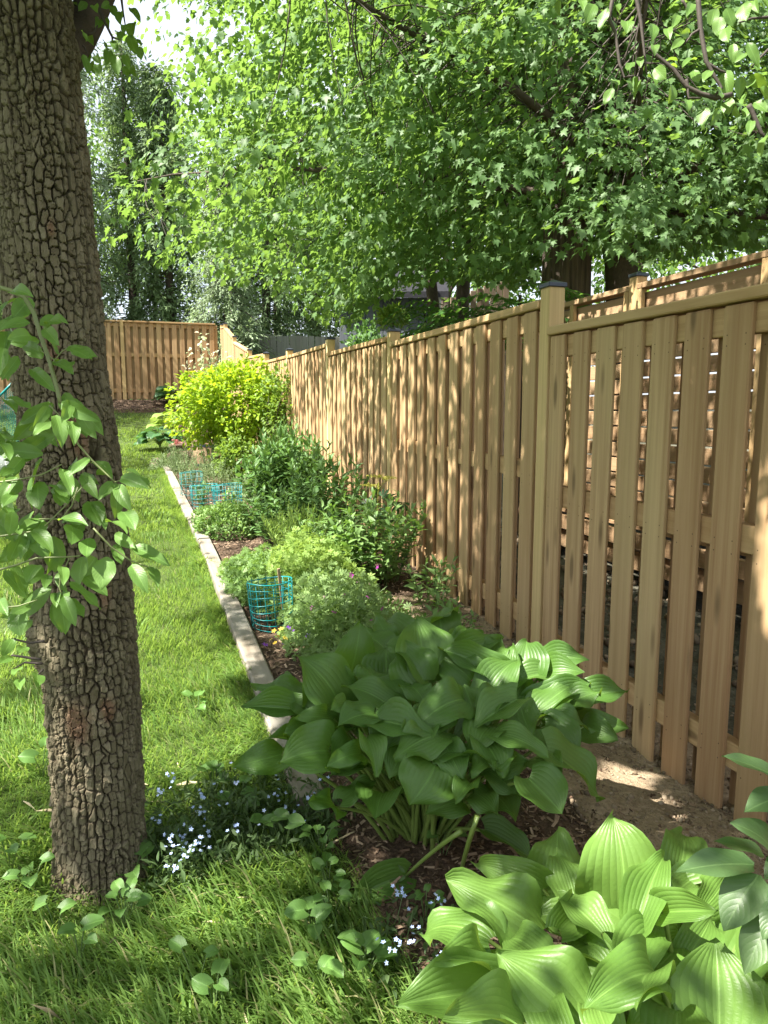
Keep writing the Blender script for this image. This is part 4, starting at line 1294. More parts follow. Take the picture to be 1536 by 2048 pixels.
HF = [((630,730),(240,545),230,1.55),((420,760),(165,730),200,1.5),((790,1096),(475,780),300,1.3),((640,560),(370,440),120,1.7),((690,560),(670,315),200,1.75),((760,590),(710,405),145,1.65),((950,640),(945,260),290,1.6),((1180,480),(1200,338),155,1.8),((1020,680),(1130,430),120,1.5),((1120,610),(1280,510),140,1.7),((870,730),(690,585),130,1.45),((980,850),(1080,690),160,1.4),((1115,650),(1340,645),80,1.5),((1050,880),(1185,735),105,1.45),((1340,1150),(1325,750),310,1.35),((1090,900),(775,1030),170,1.3),((1080,890),(1010,1040),160,1.3),((440,960),(45,1020),210,1.4),((420,860),(215,860),100,1.45),((470,930),(395,790),120,1.42),((560,1100),(250,1080),150,1.28),((1290,620),(1380,500),120,1.65),((1200,850),(1310,665),100,1.5),((520,1200),(280,1095),120,1.2),((1170,1220),(1170,1050),210,1.2),((700,720),(790,640),95,1.5),((1420,1000),(1500,900),80,1.45),((700,1150),(640,1000),140,1.25),((900,1150),(830,1010),140,1.22),((620,820),(500,760),140,1.42),((880,860),(760,760),140,1.42)]
bx, by = 1.02, 1.06
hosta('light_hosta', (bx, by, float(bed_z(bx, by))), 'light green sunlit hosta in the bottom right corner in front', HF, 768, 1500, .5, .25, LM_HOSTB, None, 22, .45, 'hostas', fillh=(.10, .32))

# the broken leaf lying on the mulch
fallen = thing('fallen_hosta_leaf', on_ground(760, 1800), 'broken hosta leaf lying on the mulch with its long pale stalk', 'leaf')
b_ = on_ground(812, 1782) + [0, 0, .05]; t_ = on_ground(702, 1812) + [0, 0, .02]
foliage(fallen, leaf_tpl(12, 12, .4, .62, .12, .4, .5, .75, .03, 0), frames([b_], [t_ - b_], [np.array([-.3, -.6, .6])], np.linalg.norm(t_ - b_)), LM_HOSTA, 'leaf', 'leaf', 3, 1)
e_ = at(922, 1662, 2.02)
mb = MB(); mb.tube(bez(b_, (b_ + e_) / 2 + [0, 0, .015], e_, 7), np.linspace(.0045, .0075, 7), 8); part('leaf_stalk', mb, M_STALK, fallen, True)
st_ = thing('cut_hosta_stalk', on_ground(920, 1760), 'upright cut hosta stalk under the big clump, right of the broken leaf', 'stalk')
mb = MB(); mb.tube(bez(on_ground(920, 1755), at(930, 1700, 1.98), at(955, 1632, 2.0), 6), np.linspace(.006, .008, 6), 8); part('stalk', mb, M_STALK, st_, True)

# ------------------------------------------------------------------ peony reaching in at the right edge
PEO = [leaf_tpl(6, 10, .42, .46, 0, .06, dr, .25, .05, ph) for dr, ph in ((.5, 0), (.9, .4), (.3, .7))]
LP = [((1480,460),(1160,490),115,1.35),((1500,500),(1360,725),145,1.33),((1570,110),(1350,25),75,1.4),((1620,180),(1440,250),110,1.4),((1570,430),(1385,290),130,1.38),((1520,420),(1318,365),65,1.42),((1560,640),(1440,900),125,1.3),((1600,610),(1515,760),90,1.28),((1640,560),(1530,640),90,1.3),((1660,300),(1560,120),100,1.4),((1640,900),(1560,760),100,1.3),((1640,420),(1520,520),90,1.36)]
peony = thing('peony', (1.42, .86, float(bed_z(1.42, .86))), 'dark green peony leaves reaching in at the right edge above the light hosta', 'plant')
Ms = []
for (x0, y0), (x1, y1), w, k in LP:
    b = at(768 + .5 * x0, 1500 + .5 * y0, k); t = at(768 + .5 * x1, 1500 + .5 * y1, k - .03)
    L = np.linalg.norm(t - b); M = frames([b], [t - b], [unit(CAM - b) * .6 + np.array([0, 0, .8])], L)[0]
    M[:3, 0] *= np.clip(w * .5 / FPX * k / (.46 * L) * 1.1, .6, 1.6); Ms.append(M)
foliage(peony, PEO, np.array(Ms), LM_PEONY, 'leaf', 'leaf', 100, 1)
pb = np.array(peony.location)
for q in (at(768 + 760, 1500 + 235, 1.36), at(768 + 800, 1500 + 75, 1.4), at(768 + 785, 1500 + 310, 1.3)):
    mb = MB(); mb.tube(bez(pb, pb * .5 + q * .5 + [.05, 0, .08], q, 8), np.linspace(.006, .003, 8), 6); part('stem', mb, M_BARKT, peony, True)

# ------------------------------------------------------------------ planting of the bed
LANCE = [leaf_tpl(2, 4, .40, .31, 0, .08, dr, .30, .0, 0) for dr in (.6, 1.1, .3)]
LANCEW = [leaf_tpl(2, 5, .38, .34, 0, .08, dr, .30, .03, ph) for dr, ph in ((.6, 0), (1.1, .4), (.3, .6))]
OVAL = [leaf_tpl(2, 4, .42, .62, 0, .12, dr, .28) for dr in (.5, 1.0)]
SMALL = leaf_tpl(2, 2, .45, .62, 0, .2, .5, .25)
NARROW = leaf_tpl(2, 3, .45, .14, 0, .3, .8, .2)


def cut_tpl(seed=1):
    """deeply cut round leaf of a geranium: five toothed fingers"""
    V = [(0, 0, 0)]; F = []
    for k, a in enumerate((-75, -38, 0, 38, 75)):
        a = radians(a); L = 1.0 - .22 * abs(a)
        d = np.array([sin(a), cos(a)]); p = np.array([d[1], -d[0]])
        i = len(V)
        for q in (d * .62 + p * .15, d * L, d * .62 - p * .15):
            V.append((q[0], q[1], -.18 * (q @ q) + .03 * ((k * 7) % 3 - 1)))
        F += [(0, i + 1, i), (0, i + 2, i + 1)]
    V = np.array(V); return V, V.copy(), [np.array(F)]


CUT = cut_tpl()


def flower_tpl(n=5):
    V = [(0, 0, 0)]; F = []
    for k in range(n):
        a = 2 * pi * k / n; h = .5 * pi / n * 1.7
        i = len(V)
        V += [(cos(a - h) * .6, sin(a - h) * .6, .12), (cos(a) * 1.0, sin(a) * 1.0, .22), (cos(a + h) * .6, sin(a + h) * .6, .12)]
        F += [(0, i, i + 1), (0, i + 1, i + 2)]
    V = np.array(V); return V, V.copy(), [np.array(F)]


FLOW = flower_tpl()


def blooms(root, P, s, mat, name='flower', N=None, nmax=150):
    P = np.asarray(P); n = len(P)
    M = frames(P, RNG.normal(0, 1, (n, 3)) * [1, 1, .2], (RNG.normal(0, .35, (n, 3)) + [-.2, -.5, .8]) if N is None else N, RNG.uniform(.75, 1.1, n) * s)
    loc = Matrix.Translation(-root.location)
    key = ('fl', mat.name)
    if key not in _tplmesh: _tplmesh[key] = mesh_np(name, FLOW[0], FLOW[2], mat, False)
    for m in M[:nmax]:
        o = bpy.data.objects.new(name, _tplmesh[key]); S.collection.objects.link(o); o.parent = root; o.matrix_basis = loc @ Matrix(m.tolist())


def gz(x, y): return float(bed_z(x, y))


def stem_plant(name, x, y, label, tpls, mat, nst, h, rad, per, L, cat='plant', nmax=120, lean=.35, up=.25, stem_r=.003, group=None, droop=.0, tipup=True, zb=None, opp=True, px=10, low=.1):
    root = thing(name, (x, y, gz(x, y) if zb is None else zb), label, cat, group)
    base = np.array(root.location); mb = MB(); Ps = []; Ds = []; Ns = []; Ls = []
    for s in range(nst):
        a = RNG.random() * 2 * pi; r = rad * sqrt(RNG.random())
        b = base + [cos(a) * r * .45, sin(a) * r * .45, -.01]
        hh = h * RNG.uniform(.72, 1.05) * (1 - .25 * (r / rad) ** 2)
        top = b + [cos(a) * r * .55 + RNG.normal(0, .03) * h, sin(a) * r * .55 + RNG.normal(0, .03) * h, hh]
        C = bez(b, (b + top) / 2 + [0, 0, .1 * hh], top, 7)
        mb.tube(C, np.linspace(stem_r, stem_r * .5, 7), 4, False)
        for k in range(per):
            t = low + (1 - low) * (k + RNG.random() * .5) / per
            p = C[0] * (1 - t) ** 2 + 2 * t * (1 - t) * ((b + top) / 2 + [0, 0, .1 * hh]) + t * t * top
            az = k * 2.4 + RNG.normal(0, .4) + s
            e = up + (.9 * max(0, t - .75) / .25 if tipup else 0) + RNG.normal(0, .2) - droop * (1 - t)
            d = np.array([cos(az) * cos(e), sin(az) * cos(e), sin(e)])
            Ps.append(p); Ds.append(d); Ns.append(np.array([0, 0, 1.]) + RNG.normal(0, .25, 3) - d * .2)
            Ls.append(L * RNG.uniform(.65, 1.1) * (1 - .45 * max(0, t - .7) / .3))
    part('stems', mb, M_STEM, root, True, 'stuff')
    foliage(root, tpls, frames(Ps, Ds, Ns, np.array(Ls)), mat, 'leaf', 'foliage', nmax, px)
    return root


def mound_plant(name, x, y, label, tpl, mat, n, rx, ry, h, L, cat='plant', nmax=0, shell=.35, group=None, zb=None, jit=.5, px=10, up=.5, zmin=.0):
    root = thing(name, (x, y, gz(x, y) if zb is None else zb), label, cat, group)
    base = np.array(root.location)
    d = unit(RNG.normal(0, 1, (n, 3))); d[:, 2] = np.abs(d[:, 2]) * (1 - zmin) + zmin * RNG.uniform(-.4, 1, n)
    r = 1 - shell * RNG.random(n) ** 1.5
    lump = .55 + .85 * fbm(d[:, 0] * 2.6 + x * 3, d[:, 1] * 2.6 + d[:, 2] * 2.4 + y, 5)
    P = base + d * (r * lump)[:, None] * [rx, ry, h]
    D = d * .6 + RNG.normal(0, jit, (n, 3)) + [0, 0, .15]
    N = d * .5 + [0, 0, up] + RNG.normal(0, .35, (n, 3))
    foliage(root, tpl, frames(P, D, N, L * RNG.uniform(.6, 1.15, n)), mat, 'leaf', 'foliage', nmax, px)
    mb = MB()
    for k in range(10):
        a = RNG.random() * 6.28
        mb.tube(bez(base + [0, 0, -.01], base + [cos(a) * rx * .2, sin(a) * ry * .2, h * .5], base + [cos(a) * rx * .7, sin(a) * ry * .7, h * .75], 5), .0025, 4, False)
    part('stems', mb, M_STEM, root, True, 'stuff')
    return root


# nearest: cranesbill, geranium, caged pansies
cr = mound_plant('cranesbill', .98, 3.85, 'feathery pale green cranesbill with magenta flowers just behind the big hosta', CUT, LM_GERAN, 3800, .40, .48, .44, .036, nmax=120, shell=.7, px=8)
P = [on_ground(0, 0)] if False else [at(u, v, k) for u, v, k in ((718,1165,4.2),(690,1190,4.0),(702,1150,4.2),(738,1168,4.15),(738,1192,4.1),(765,1218,3.95),(770,1245,3.8),(743,1241,3.8),(710,1268,3.45),(605,1192,4.0),(650,1195,4.0),(668,1225,3.9),(755,1135,4.4),(625,1215,4.0))]
blooms(cr, P, .019, M_MAGENTA)
mound_plant('geranium', 1.02, 4.85, 'bright yellow green geranium mass behind the teal cage', CUT, LM_GERAY, 4600, .46, .62, .40, .046, nmax=120, shell=.5, px=8)
mound_plant('geranium', .66, 4.98, 'darker green ferny geranium spilling to the timber, left of the bright one', CUT, LM_MOUND, 3400, .26, .56, .30, .036, nmax=80, shell=.5, px=8)
mound_plant('cranesbill_seedling', 1.42, 3.95, 'small sparse seedling of cut leaves on mulch by the fence foot', CUT, LM_GERAN, 90, .18, .16, .16, .045, nmax=60, shell=.8)
stem_plant('pale_perennial', 1.48, 3.45, 'pale leafy perennial between the big hosta and the fence', LANCEW, LM_PHLOX, 14, .40, .22, 12, .085, nmax=120)
stem_plant('feverfew', 1.12, 5.75, 'fresh green upright plant of thin leaves behind the bright geranium', [NARROW], LM_GERAY, 90, .50, .32, 38, .065, nmax=0, up=.8)
stem_plant('phlox', 1.50, 4.95, 'light green phlox of broad pointed leaves against the fence foot', LANCEW, LM_PHLOX, 44, .70, .42, 18, .115, nmax=260)
stem_plant('phlox', 1.50, 6.15, 'mid green phlox between the light phlox and the dark tall clump', LANCEW, LM_TALL, 44, .86, .42, 18, .125, nmax=200)
stem_plant('tall_perennial', 1.32, 7.55, 'tall dark green clump of lance leaves at the fence', LANCE, LM_TALL, 72, .98, .54, 24, .17, nmax=220, lean=.5, up=.3)
stem_plant('tall_perennial', 1.62, 8.6, 'dark lance leaved clump rising behind the first one close to the fence', LANCE, LM_TALL, 34, 1.05, .34, 22, .15, nmax=100, up=.5)
stem_plant('low_perennial', 1.0, 6.9, 'low dark skirt of leaves under the tall clump beside bare mulch', LANCE, LM_TALL, 22, .34, .26, 10, .10, nmax=60)
mound_plant('cushion_plant', .64, 7.0, 'round cushion of small leaves beside the joint of the timbers', SMALL, LM_MOUND, 3800, .31, .34, .32, .036, nmax=60, shell=.25, px=6)

um = thing('angelica', (1.70, 5.55, gz(1.70, 5.55)), 'single tall stem with flat yellow flower heads against the fence', 'plant')
b0 = np.array(um.location); mb = MB(); top = at(757, 965, 5.75)
mb.tube(bez(b0, (b0 + top) / 2, top, 6), np.linspace(.007, .004, 6), 6); part('stem', mb, M_UMBEL, um, True)
for u, v in ((755,953),(775,957),(740,970)):
    c = at(u, v, 5.75); n = 70
    P = c + RNG.normal(0, 1, (n, 3)) * [.035, .035, .007]
    merged('flower_head', FLOW, frames(P, RNG.normal(0, 1, (n, 3)), np.tile([0, -.3, 1.], (n, 1)), .009), M_UMBEL, um)
    mb = MB(); mb.tube(np.array([top - [0, 0, .05], c]), .002, 4); part('flower_stalk', mb, M_UMBEL, um)
n = 26
P = np.array([at(RNG.uniform(735, 815), RNG.uniform(985, 1070), 5.7) for _ in range(n)])
foliage(um, [CUT], frames(P, RNG.normal(0, 1, (n, 3)), RNG.normal(0, .3, (n, 3)) + [0, -.3, 1], .09), LM_RHUB, 'leaf', 'foliage', 60, 6)


def cage(x, y, label, r0, r1, h, nr, nu, lean=(0, 0), mat=None, zb=None):
    z = gz(x, y) if zb is None else zb
    root = thing('wire_cage', (x, y, z), label, 'plant cage', 'teal wire cages round young plants')
    a = np.linspace(0, 2 * pi, 25)
    for k in range(nr):
        t = k / (nr - 1); r = r0 + (r1 - r0) * t
        r = r * (1 + .05 * np.sin(2 * a + x * 9) + .03 * np.sin(3 * a + k))
        P = np.stack([x + lean[0] * t + r * np.cos(a), y + lean[1] * t + r * np.sin(a), z + .01 + h * t + .010 * np.sin(a + k * .4) + .005 * np.sin(2 * a + k)], -1)
        mb = MB(); mb.tube(P, .0042 if k == nr - 1 else .0028, 5, False); part('wire_ring', mb, mat or M_TEAL, root, True)
    for k in range(nu):
        b = 2 * pi * k / nu
        P = np.array([[x + r0 * cos(b), y + r0 * sin(b), z - .01], [x + lean[0] + r1 * cos(b), y + lean[1] + r1 * sin(b), z + h + .01]])
        mb = MB(); mb.tube(P, .0026, 5); part('upright_wire', mb, mat or M_TEAL, root, True)
    return root


cage(.66, 4.28, 'teal wire cage with a stick in it beside the nearest timber', .125, .136, .275, 8, 16, (-.02, -.02))
mound_plant('geranium', .98, 4.35, 'pale cut leaved geranium filling the gap between bright mass and cranesbill', CUT, LM_GERAN, 1800, .32, .34, .30, .038, nmax=60, shell=.7)
mound_plant('creeping_plant', 1.28, 4.35, 'low creeping leaves on mulch right of the cranesbill', SMALL, LM_MOUND, 900, .28, .34, .14, .034, nmax=60, shell=.8)
stem_plant('phlox', 1.18, 5.35, 'shorter light phlox in front of the tall light one', LANCEW, LM_PHLOX, 22, .48, .28, 13, .10, nmax=120)
stem_plant('phlox', 1.72, 4.35, 'thin phlox stems right at the fence foot beyond the big hosta', LANCEW, LM_PHLOX, 12, .40, .22, 10, .09, nmax=80)
mound_plant('creeping_plant', 1.05, 3.15, 'low weedy leaves in the shade right behind the big hosta', CUT, LM_MOUND, 700, .34, .22, .18, .04, nmax=60, shell=.9)
stem_plant('tall_perennial', 1.08, 6.45, 'mid green bushy clump between feverfew and the dark tall plants', LANCE, LM_TALL, 34, .60, .34, 16, .11, nmax=120)
mound_plant('groundcover', 1.25, 9.4, 'dull green ground cover between far cages and fence', SMALL, LM_GREYG, 1500, .4, .6, .3, .045, nmax=0, shell=.9)
cage(.80, 8.35, 'right one of the far teal cages, brightest rim, behind the cushion plant', .15, .165, .30, 7, 14)
cage(.56, 8.6, 'left one of the far teal cages, close to the timber', .15, .16, .27, 7, 14)
cage(.46, 9.4, 'faint teal cage behind the left far one, full of grassy stems', .14, .14, .33, 6, 12, mat=M_TEALD)
sk = thing('garden_stake', (.72, 4.30, gz(.72, 4.30)), 'thin weathered wooden stake standing inside the near teal cage', 'stake')
mb = MB(); p0, p1 = np.array([.735, 4.30, gz(.72, 4.3) - .02]), at(557, 1137, 4.35)
ax = unit(p1 - p0); xx = unit(np.cross(ax, [0, 1, 0])); yy = np.cross(ax, xx); Lk = np.linalg.norm(p1 - p0)
mb.box((p0 + p1) / 2, (.018, .009, Lk), .002, np.stack([xx, yy, ax], 1)); part('shaft', mb, M_STAKE, sk)
pn = mound_plant('pansies', .74, 4.02, 'small pansies with yellow and violet flowers in front of the near cage', SMALL, LM_GERAY, 160, .12, .10, .10, .03, nmax=60, shell=.8, px=6)
blooms(pn, [at(u, v, 4.05) for u, v in ((548,1262),(556,1272),(562,1258),(570,1276),(541,1278),(550,1286))], .017, M_YELLOWP)
blooms(pn, [at(u, v, 3.98) for u, v in ((577,1256),(615,1271),(568,1288),(530,1290),(585,1262))], .019, M_VIOLET)
stem_plant('caged_seedling', .80, 8.35, 'young plant growing inside the right far teal cage', LANCE, LM_PHLOX, 8, .28, .09, 9, .09, nmax=30, px=5)
stem_plant('caged_grass_tuft', .54, 8.62, 'dark grassy tuft growing inside the left far teal cage', [NARROW], LM_TALL, 14, .36, .10, 8, .14, nmax=0)
stem_plant('caged_seedling', .66, 4.30, 'sparse young plant inside the near teal cage', LANCE, LM_MOUND, 6, .22, .07, 7, .05, nmax=30, px=5)

# farther: grey green flowers, barrel, golden shrub
for x, y, h, r, lab in ((.50, 10.3, .52, .30, 'grey green airy perennial behind the far cages, touching the timber'), (.78, 9.9, .50, .28, 'grey green airy perennial right behind the far cages'),
                        (.42, 11.8, .55, .32, 'pale grey green perennial where the edging ends'), (.85, 11.2, .58, .30, 'grey green perennial in front of the barrel planter'), (1.10, 9.3, .40, .26, 'thin stemmed perennial between the cages and the dark clump')):
    stem_plant('grey_perennial', x, y, lab, [NARROW], LM_GREYG, 44, h, r, 24, .055, nmax=0, up=.6)
mound_plant('edging_grass', .22, 12.6, 'pale tuft spilling on the lawn at the end of the edging', NARROW, LM_GREYG, 800, .28, .4, .26, .09, nmax=0, shell=.8)


def half_barrel(name, x, y, r, h, label):
    z = gz(x, y); root = thing(name, (x, y, z), label, 'planter')
    a = np.linspace(0, 2 * pi, 19)[:-1]
    for k in range(18):
        b = a[k]; mb = MB()
        V = []
        for t in (0, .5, 1):
            rr_ = r * (.84 + .16 * sin(pi * (.15 + .7 * t)) + .04 * t)
            for q in (-.5, .5):
                for th_ in (0, .03):
                    an = b + q * (2 * pi / 18) * .96
                    V.append((x + (rr_ - th_) * cos(an), y + (rr_ - th_) * sin(an), z + h * t))
        f = []
        for s in (0, 4):
            f += [[s, s + 2, s + 6, s + 4], [s + 1, s + 5, s + 7, s + 3], [s, s + 4, s + 5, s + 1], [s + 2, s + 3, s + 7, s + 6]]
        f += [[8, 10, 11, 9], [0, 1, 3, 2]]
        mb.add(V, None, f); part('stave', mb, M_STAKE, root)
    for t in (.12, .9):
        rr_ = r * (.84 + .16 * sin(pi * (.15 + .7 * t)) + .04 * t) + .004
        mb = MB(); c = np.linspace(0, 2 * pi, 25)
        V = [(x + rr_ * cos(q), y + rr_ * sin(q), z + h * t + s) for q in c for s in (-.025, .025)]
        mb.add(V, None, [[2 * i, 2 * i + 2, 2 * i + 3, 2 * i + 1] for i in range(24)]); part('hoop', mb, M_CAP, root, True)
    mb = MB(); mb.add([(x, y, z + h * .9)] + [(x + r * .9 * cos(q), y + r * .9 * sin(q), z + h * .88) for q in a], [[0, i + 1, (i + 1) % 18 + 1] for i in range(18)]); part('soil', mb, M_MULCH, root)
    return root


half_barrel('barrel_planter', 1.02, 12.6, .36, .42, 'half barrel planter under the golden shrub')


def shrub(name, x, y, label, mat, twigm, n, cx_, rx, ry, rz, tpl, L, nst=9, seed=0, nmax=200, cat='shrub', shell=.55, dens=.45, px=9, group=None, hang=.2):
    z = gz(x, y); root = thing(name, (x, y, z), label, cat, group); base = np.array([x, y, z])
    cx_ = np.array(cx_, float)
    n2 = int(n * 2.2)
    d = unit(RNG.normal(0, 1, (n2, 3))); r = 1 - shell * RNG.random(n2) ** 1.3
    lump = .58 + .80 * fbm(d[:, 0] * 2.6 + seed, d[:, 1] * 2.6 + d[:, 2] * 2.2, 9)
    P = cx_ + d * (r * lump)[:, None] * [rx, ry, rz]
    kp = fbm(P[:, 0] * 6 + seed, P[:, 2] * 6 + P[:, 1] * 4, 3) > dens - .12
    P = P[kp][:n]; d = d[kp][:n]; n = len(P)
    P = P[P[:, 2] > z + .05]; d = d[:len(P)]; n = len(P)
    d = unit(P - cx_)
    D = d * .7 + RNG.normal(0, .45, (n, 3)) + [0, 0, -hang]
    N = d * .35 + [0, 0, .8] + RNG.normal(0, .35, (n, 3))
    foliage(root, tpl, frames(P, D, N, L * RNG.uniform(.6, 1.15, n)), mat, 'leaf', 'foliage', nmax, px)
    for k in range(nst):
        a = RNG.random() * 6.28; e = cx_ + unit(np.array([cos(a), sin(a), RNG.uniform(-.2, .9)])) * [rx * .75, ry * .75, rz * .75]
        mb = MB(); mb.tube(bez(base + [RNG.normal(0, .05), RNG.normal(0, .05), -.02], base * .5 + e * .5 + [0, 0, .15], e, 8), np.linspace(.014, .004, 8), 5); part('branch', mb, twigm, root, True)
    return root


g = at(470, 815, 11.2)
shrub('golden_shrub', 1.22, 11.3, 'big golden yellow green rounded shrub halfway down the bed', LM_SPIREA, M_BARKT, 7600, g, .98, .78, .74, OVAL, .085, 12, 3, 260)
g = at(570, 825, 10.6)
shrub('green_shrub', 1.55, 10.6, 'loose darker green shrub between the golden shrub and the fence', LM_SPIRED, M_BARKT, 1700, g, .36, .40, .72, OVAL, .07, 8, 11, 140)
# base growth of the golden shrub
shrub('low_shrub', 1.15, 10.5, 'low bright leafy growth below the golden shrub above dark soil', LM_SPIRED, M_BARKT, 900, np.array([1.15, 10.5, gz(1.15, 10.5) + .34]), .32, .3, .36, OVAL, .07, 5, 17, 80)

wl_ = thing('dappled_willow', (1.05, 15.2, gz(1.05, 15.2)), 'thin pale variegated willow above the golden shrub', 'shrub')
b0 = np.array(wl_.location); Ps = []; Ds = []
for (u0, v0), (u1, v1) in (((430,790),(395,690)),((440,780),(410,672)),((450,770),(440,720)),((420,800),(372,730)),((430,790),(390,740)),((460,770),(455,705)),((420,800),(365,760)),((440,790),(425,700)),((400,800),(378,700)),((450,790),(470,730)),((410,790),(400,665)),((425,790),(440,690))):
    p = at(u0, v0, 14.6); q_ = at(u1, v1, 14.4 + RNG.normal(0, .2))
    C = bez(b0, p, q_, 10); mb = MB(); mb.tube(C, np.linspace(.012, .003, 10), 5); part('branch', mb, M_BARKT, wl_, True)
    for t in RNG.uniform(.45, 1, 34):
        i0 = int(t * 8.99); f_ = t * 9 - i0; Ps.append(C[i0] * (1 - f_) + C[min(9, i0 + 1)] * f_ + RNG.normal(0, .03, 3)); Ds.append(RNG.normal(0, .8, 3) + [0, 0, .4])
foliage(wl_, OVAL, frames(Ps, Ds, RNG.normal(0, .5, (len(Ps), 3)) + [0, -.2, .8], RNG.uniform(.06, .10, len(Ps))), LM_WILLOW, 'leaf', 'foliage', 0)

bk = on_ground(338, 800)
def big_leafed(name, p, label, n, r, h, L, mat):
    root = thing(name, p, label, 'plant'); b = np.array(p); P = []; D = []; N = []
    for i in range(n):
        a = RNG.random() * 6.28; q = r * sqrt(RNG.random()); o = np.array([cos(a), sin(a), 0])
        P.append(b + o * q * .7 + [0, 0, h * (1 - .5 * (q / r) ** 2) * RNG.uniform(.6, 1)]); D.append(o + [0, 0, -.3]); N.append(np.array([0, 0, 1.]) + o * .4 + RNG.normal(0, .2, 3))
        mb = MB(); mb.tube(bez(b, b + [0, 0, h * .5], P[-1], 5), .006, 4); part('leaf_stalk', mb, M_STALK, root, True)
    foliage(root, leaf_tpl(6, 7, .38, .85, .15, .5, .7, .3, .05), frames(P, D, N, L * RNG.uniform(.7, 1.1, n)), mat, 'leaf', 'foliage', 100, 6)
big_leafed('rhubarb', (.60, 20.1, float(ground(.6, 20.1))), 'dark broad leaved clump at the foot of the back fence', 34, .50, .52, .34, LM_RHUB)
big_leafed('far_hosta', (.16, 15.3, float(ground(.16, 15.3))), 'blue green broad leaved clump at the lawn edge left of the golden shrub', 34, .40, .48, .28, LM_RHUB)
big_leafed('far_hosta', (.42, 16.6, float(ground(.42, 16.6))), 'pale broad leaved clump behind the blue green one at the lawn edge', 22, .40, .60, .30, LM_GERAY)
pk = mound_plant('pink_flowers', .46, 14.0, 'small plant with coral pink flowers beside the golden shrub', SMALL, LM_GREYG, 200, .16, .16, .22, .05, nmax=0, shell=.8)
blooms(pk, np.array([at(349 + RNG.normal(0, 5), 884 + RNG.normal(0, 4), 13.6) for _ in range(14)]), .05, M_PINK)
for i_, (x, y) in enumerate(((.13, 12.95), (.06, 13.4), (.10, 13.9))):
    _b = bmesh.new(); bmesh.ops.create_icosphere(_b, subdivisions=2, radius=.10)
    for v_ in _b.verts: v_.co = Vector((v_.co.x * 1.2, v_.co.y, v_.co.z * .6)) * (1 + .25 * (random.random() - .5))
    me = bpy.data.meshes.new('edging_stone'); _b.to_mesh(me); _b.free(); me.materials.append(M_CLOD)
    tag(link('edging_stone', me, loc=(x, y, float(ground(x, y)) + .03)), ('tan edging stone touching the end of the last timber', 'tan edging stone between two others past the timbers', 'farthest tan edging stone by the blue green clump')[i_], 'stone', 'stones past the timbers')

# ------------------------------------------------------------------ forget-me-nots and weeds near the trunk
def forget(name, label, cx0, cy0, rx, ry, n, nf, h, nmaxf=150):
    root = thing(name, (cx0, cy0, float(lawn_z(cx0, cy0))), label, 'plant')
    a = RNG.random(n) * 6.28; r = np.sqrt(RNG.random(n))
    x = cx0 + rx * r * np.cos(a); y = cy0 + ry * r * np.sin(a)
    z = lawn_z(x, y); hh = h * RNG.uniform(.4, 1.1, n)
    mb = MB(); Ps = []; Ds = []
    for i in range(n):
        b = np.array([x[i], y[i], z[i]]); tip = b + [RNG.normal(0, .05), RNG.normal(0, .05), hh[i]]
        if i % 3 == 0: mb.tube(np.array([b, (b + tip) / 2 + [.01, 0, 0], tip]), .0012, 3, False)
        for k in range(6):
            t = RNG.random(); Ps.append(b * (1 - t) + tip * t); Ds.append(RNG.normal(0, 1, 3) + [0, 0, .5])
    part('stems', mb, M_STEM, root, True, 'stuff')
    foliage(root, [LANCE[0]], frames(Ps, Ds, RNG.normal(0, .5, (len(Ps), 3)) + [0, 0, .9], RNG.uniform(.018, .04, len(Ps))), LM_FORGET, 'leaf', 'foliage', 60, 10)
    P = []
    for i in range(nf // 4):
        j = RNG.integers(n)
        c = np.array([x[j], y[j], z[j] + h * RNG.uniform(.7, 1.2)])
        for q in range(RNG.integers(2, 7)): P.append(c + RNG.normal(0, .012, 3))
    blooms(root, np.array(P)[:nmaxf], .0075, M_BLUE)
    return root


forget('forget_me_not', 'dark patch of forget-me-nots with pale blue flowers between trunk and big hosta', .25, 2.36, .33, .25, 430, 100, .13, 100)
forget('forget_me_not', 'thin forget-me-not sprig with blue flowers on mulch by the broken leaf', .58, 1.66, .14, .14, 40, 34, .13, 30)
forget('forget_me_not', 'forget-me-nots close against the right side of the trunk foot', .03, 2.20, .10, .14, 110, 40, .15, 40)

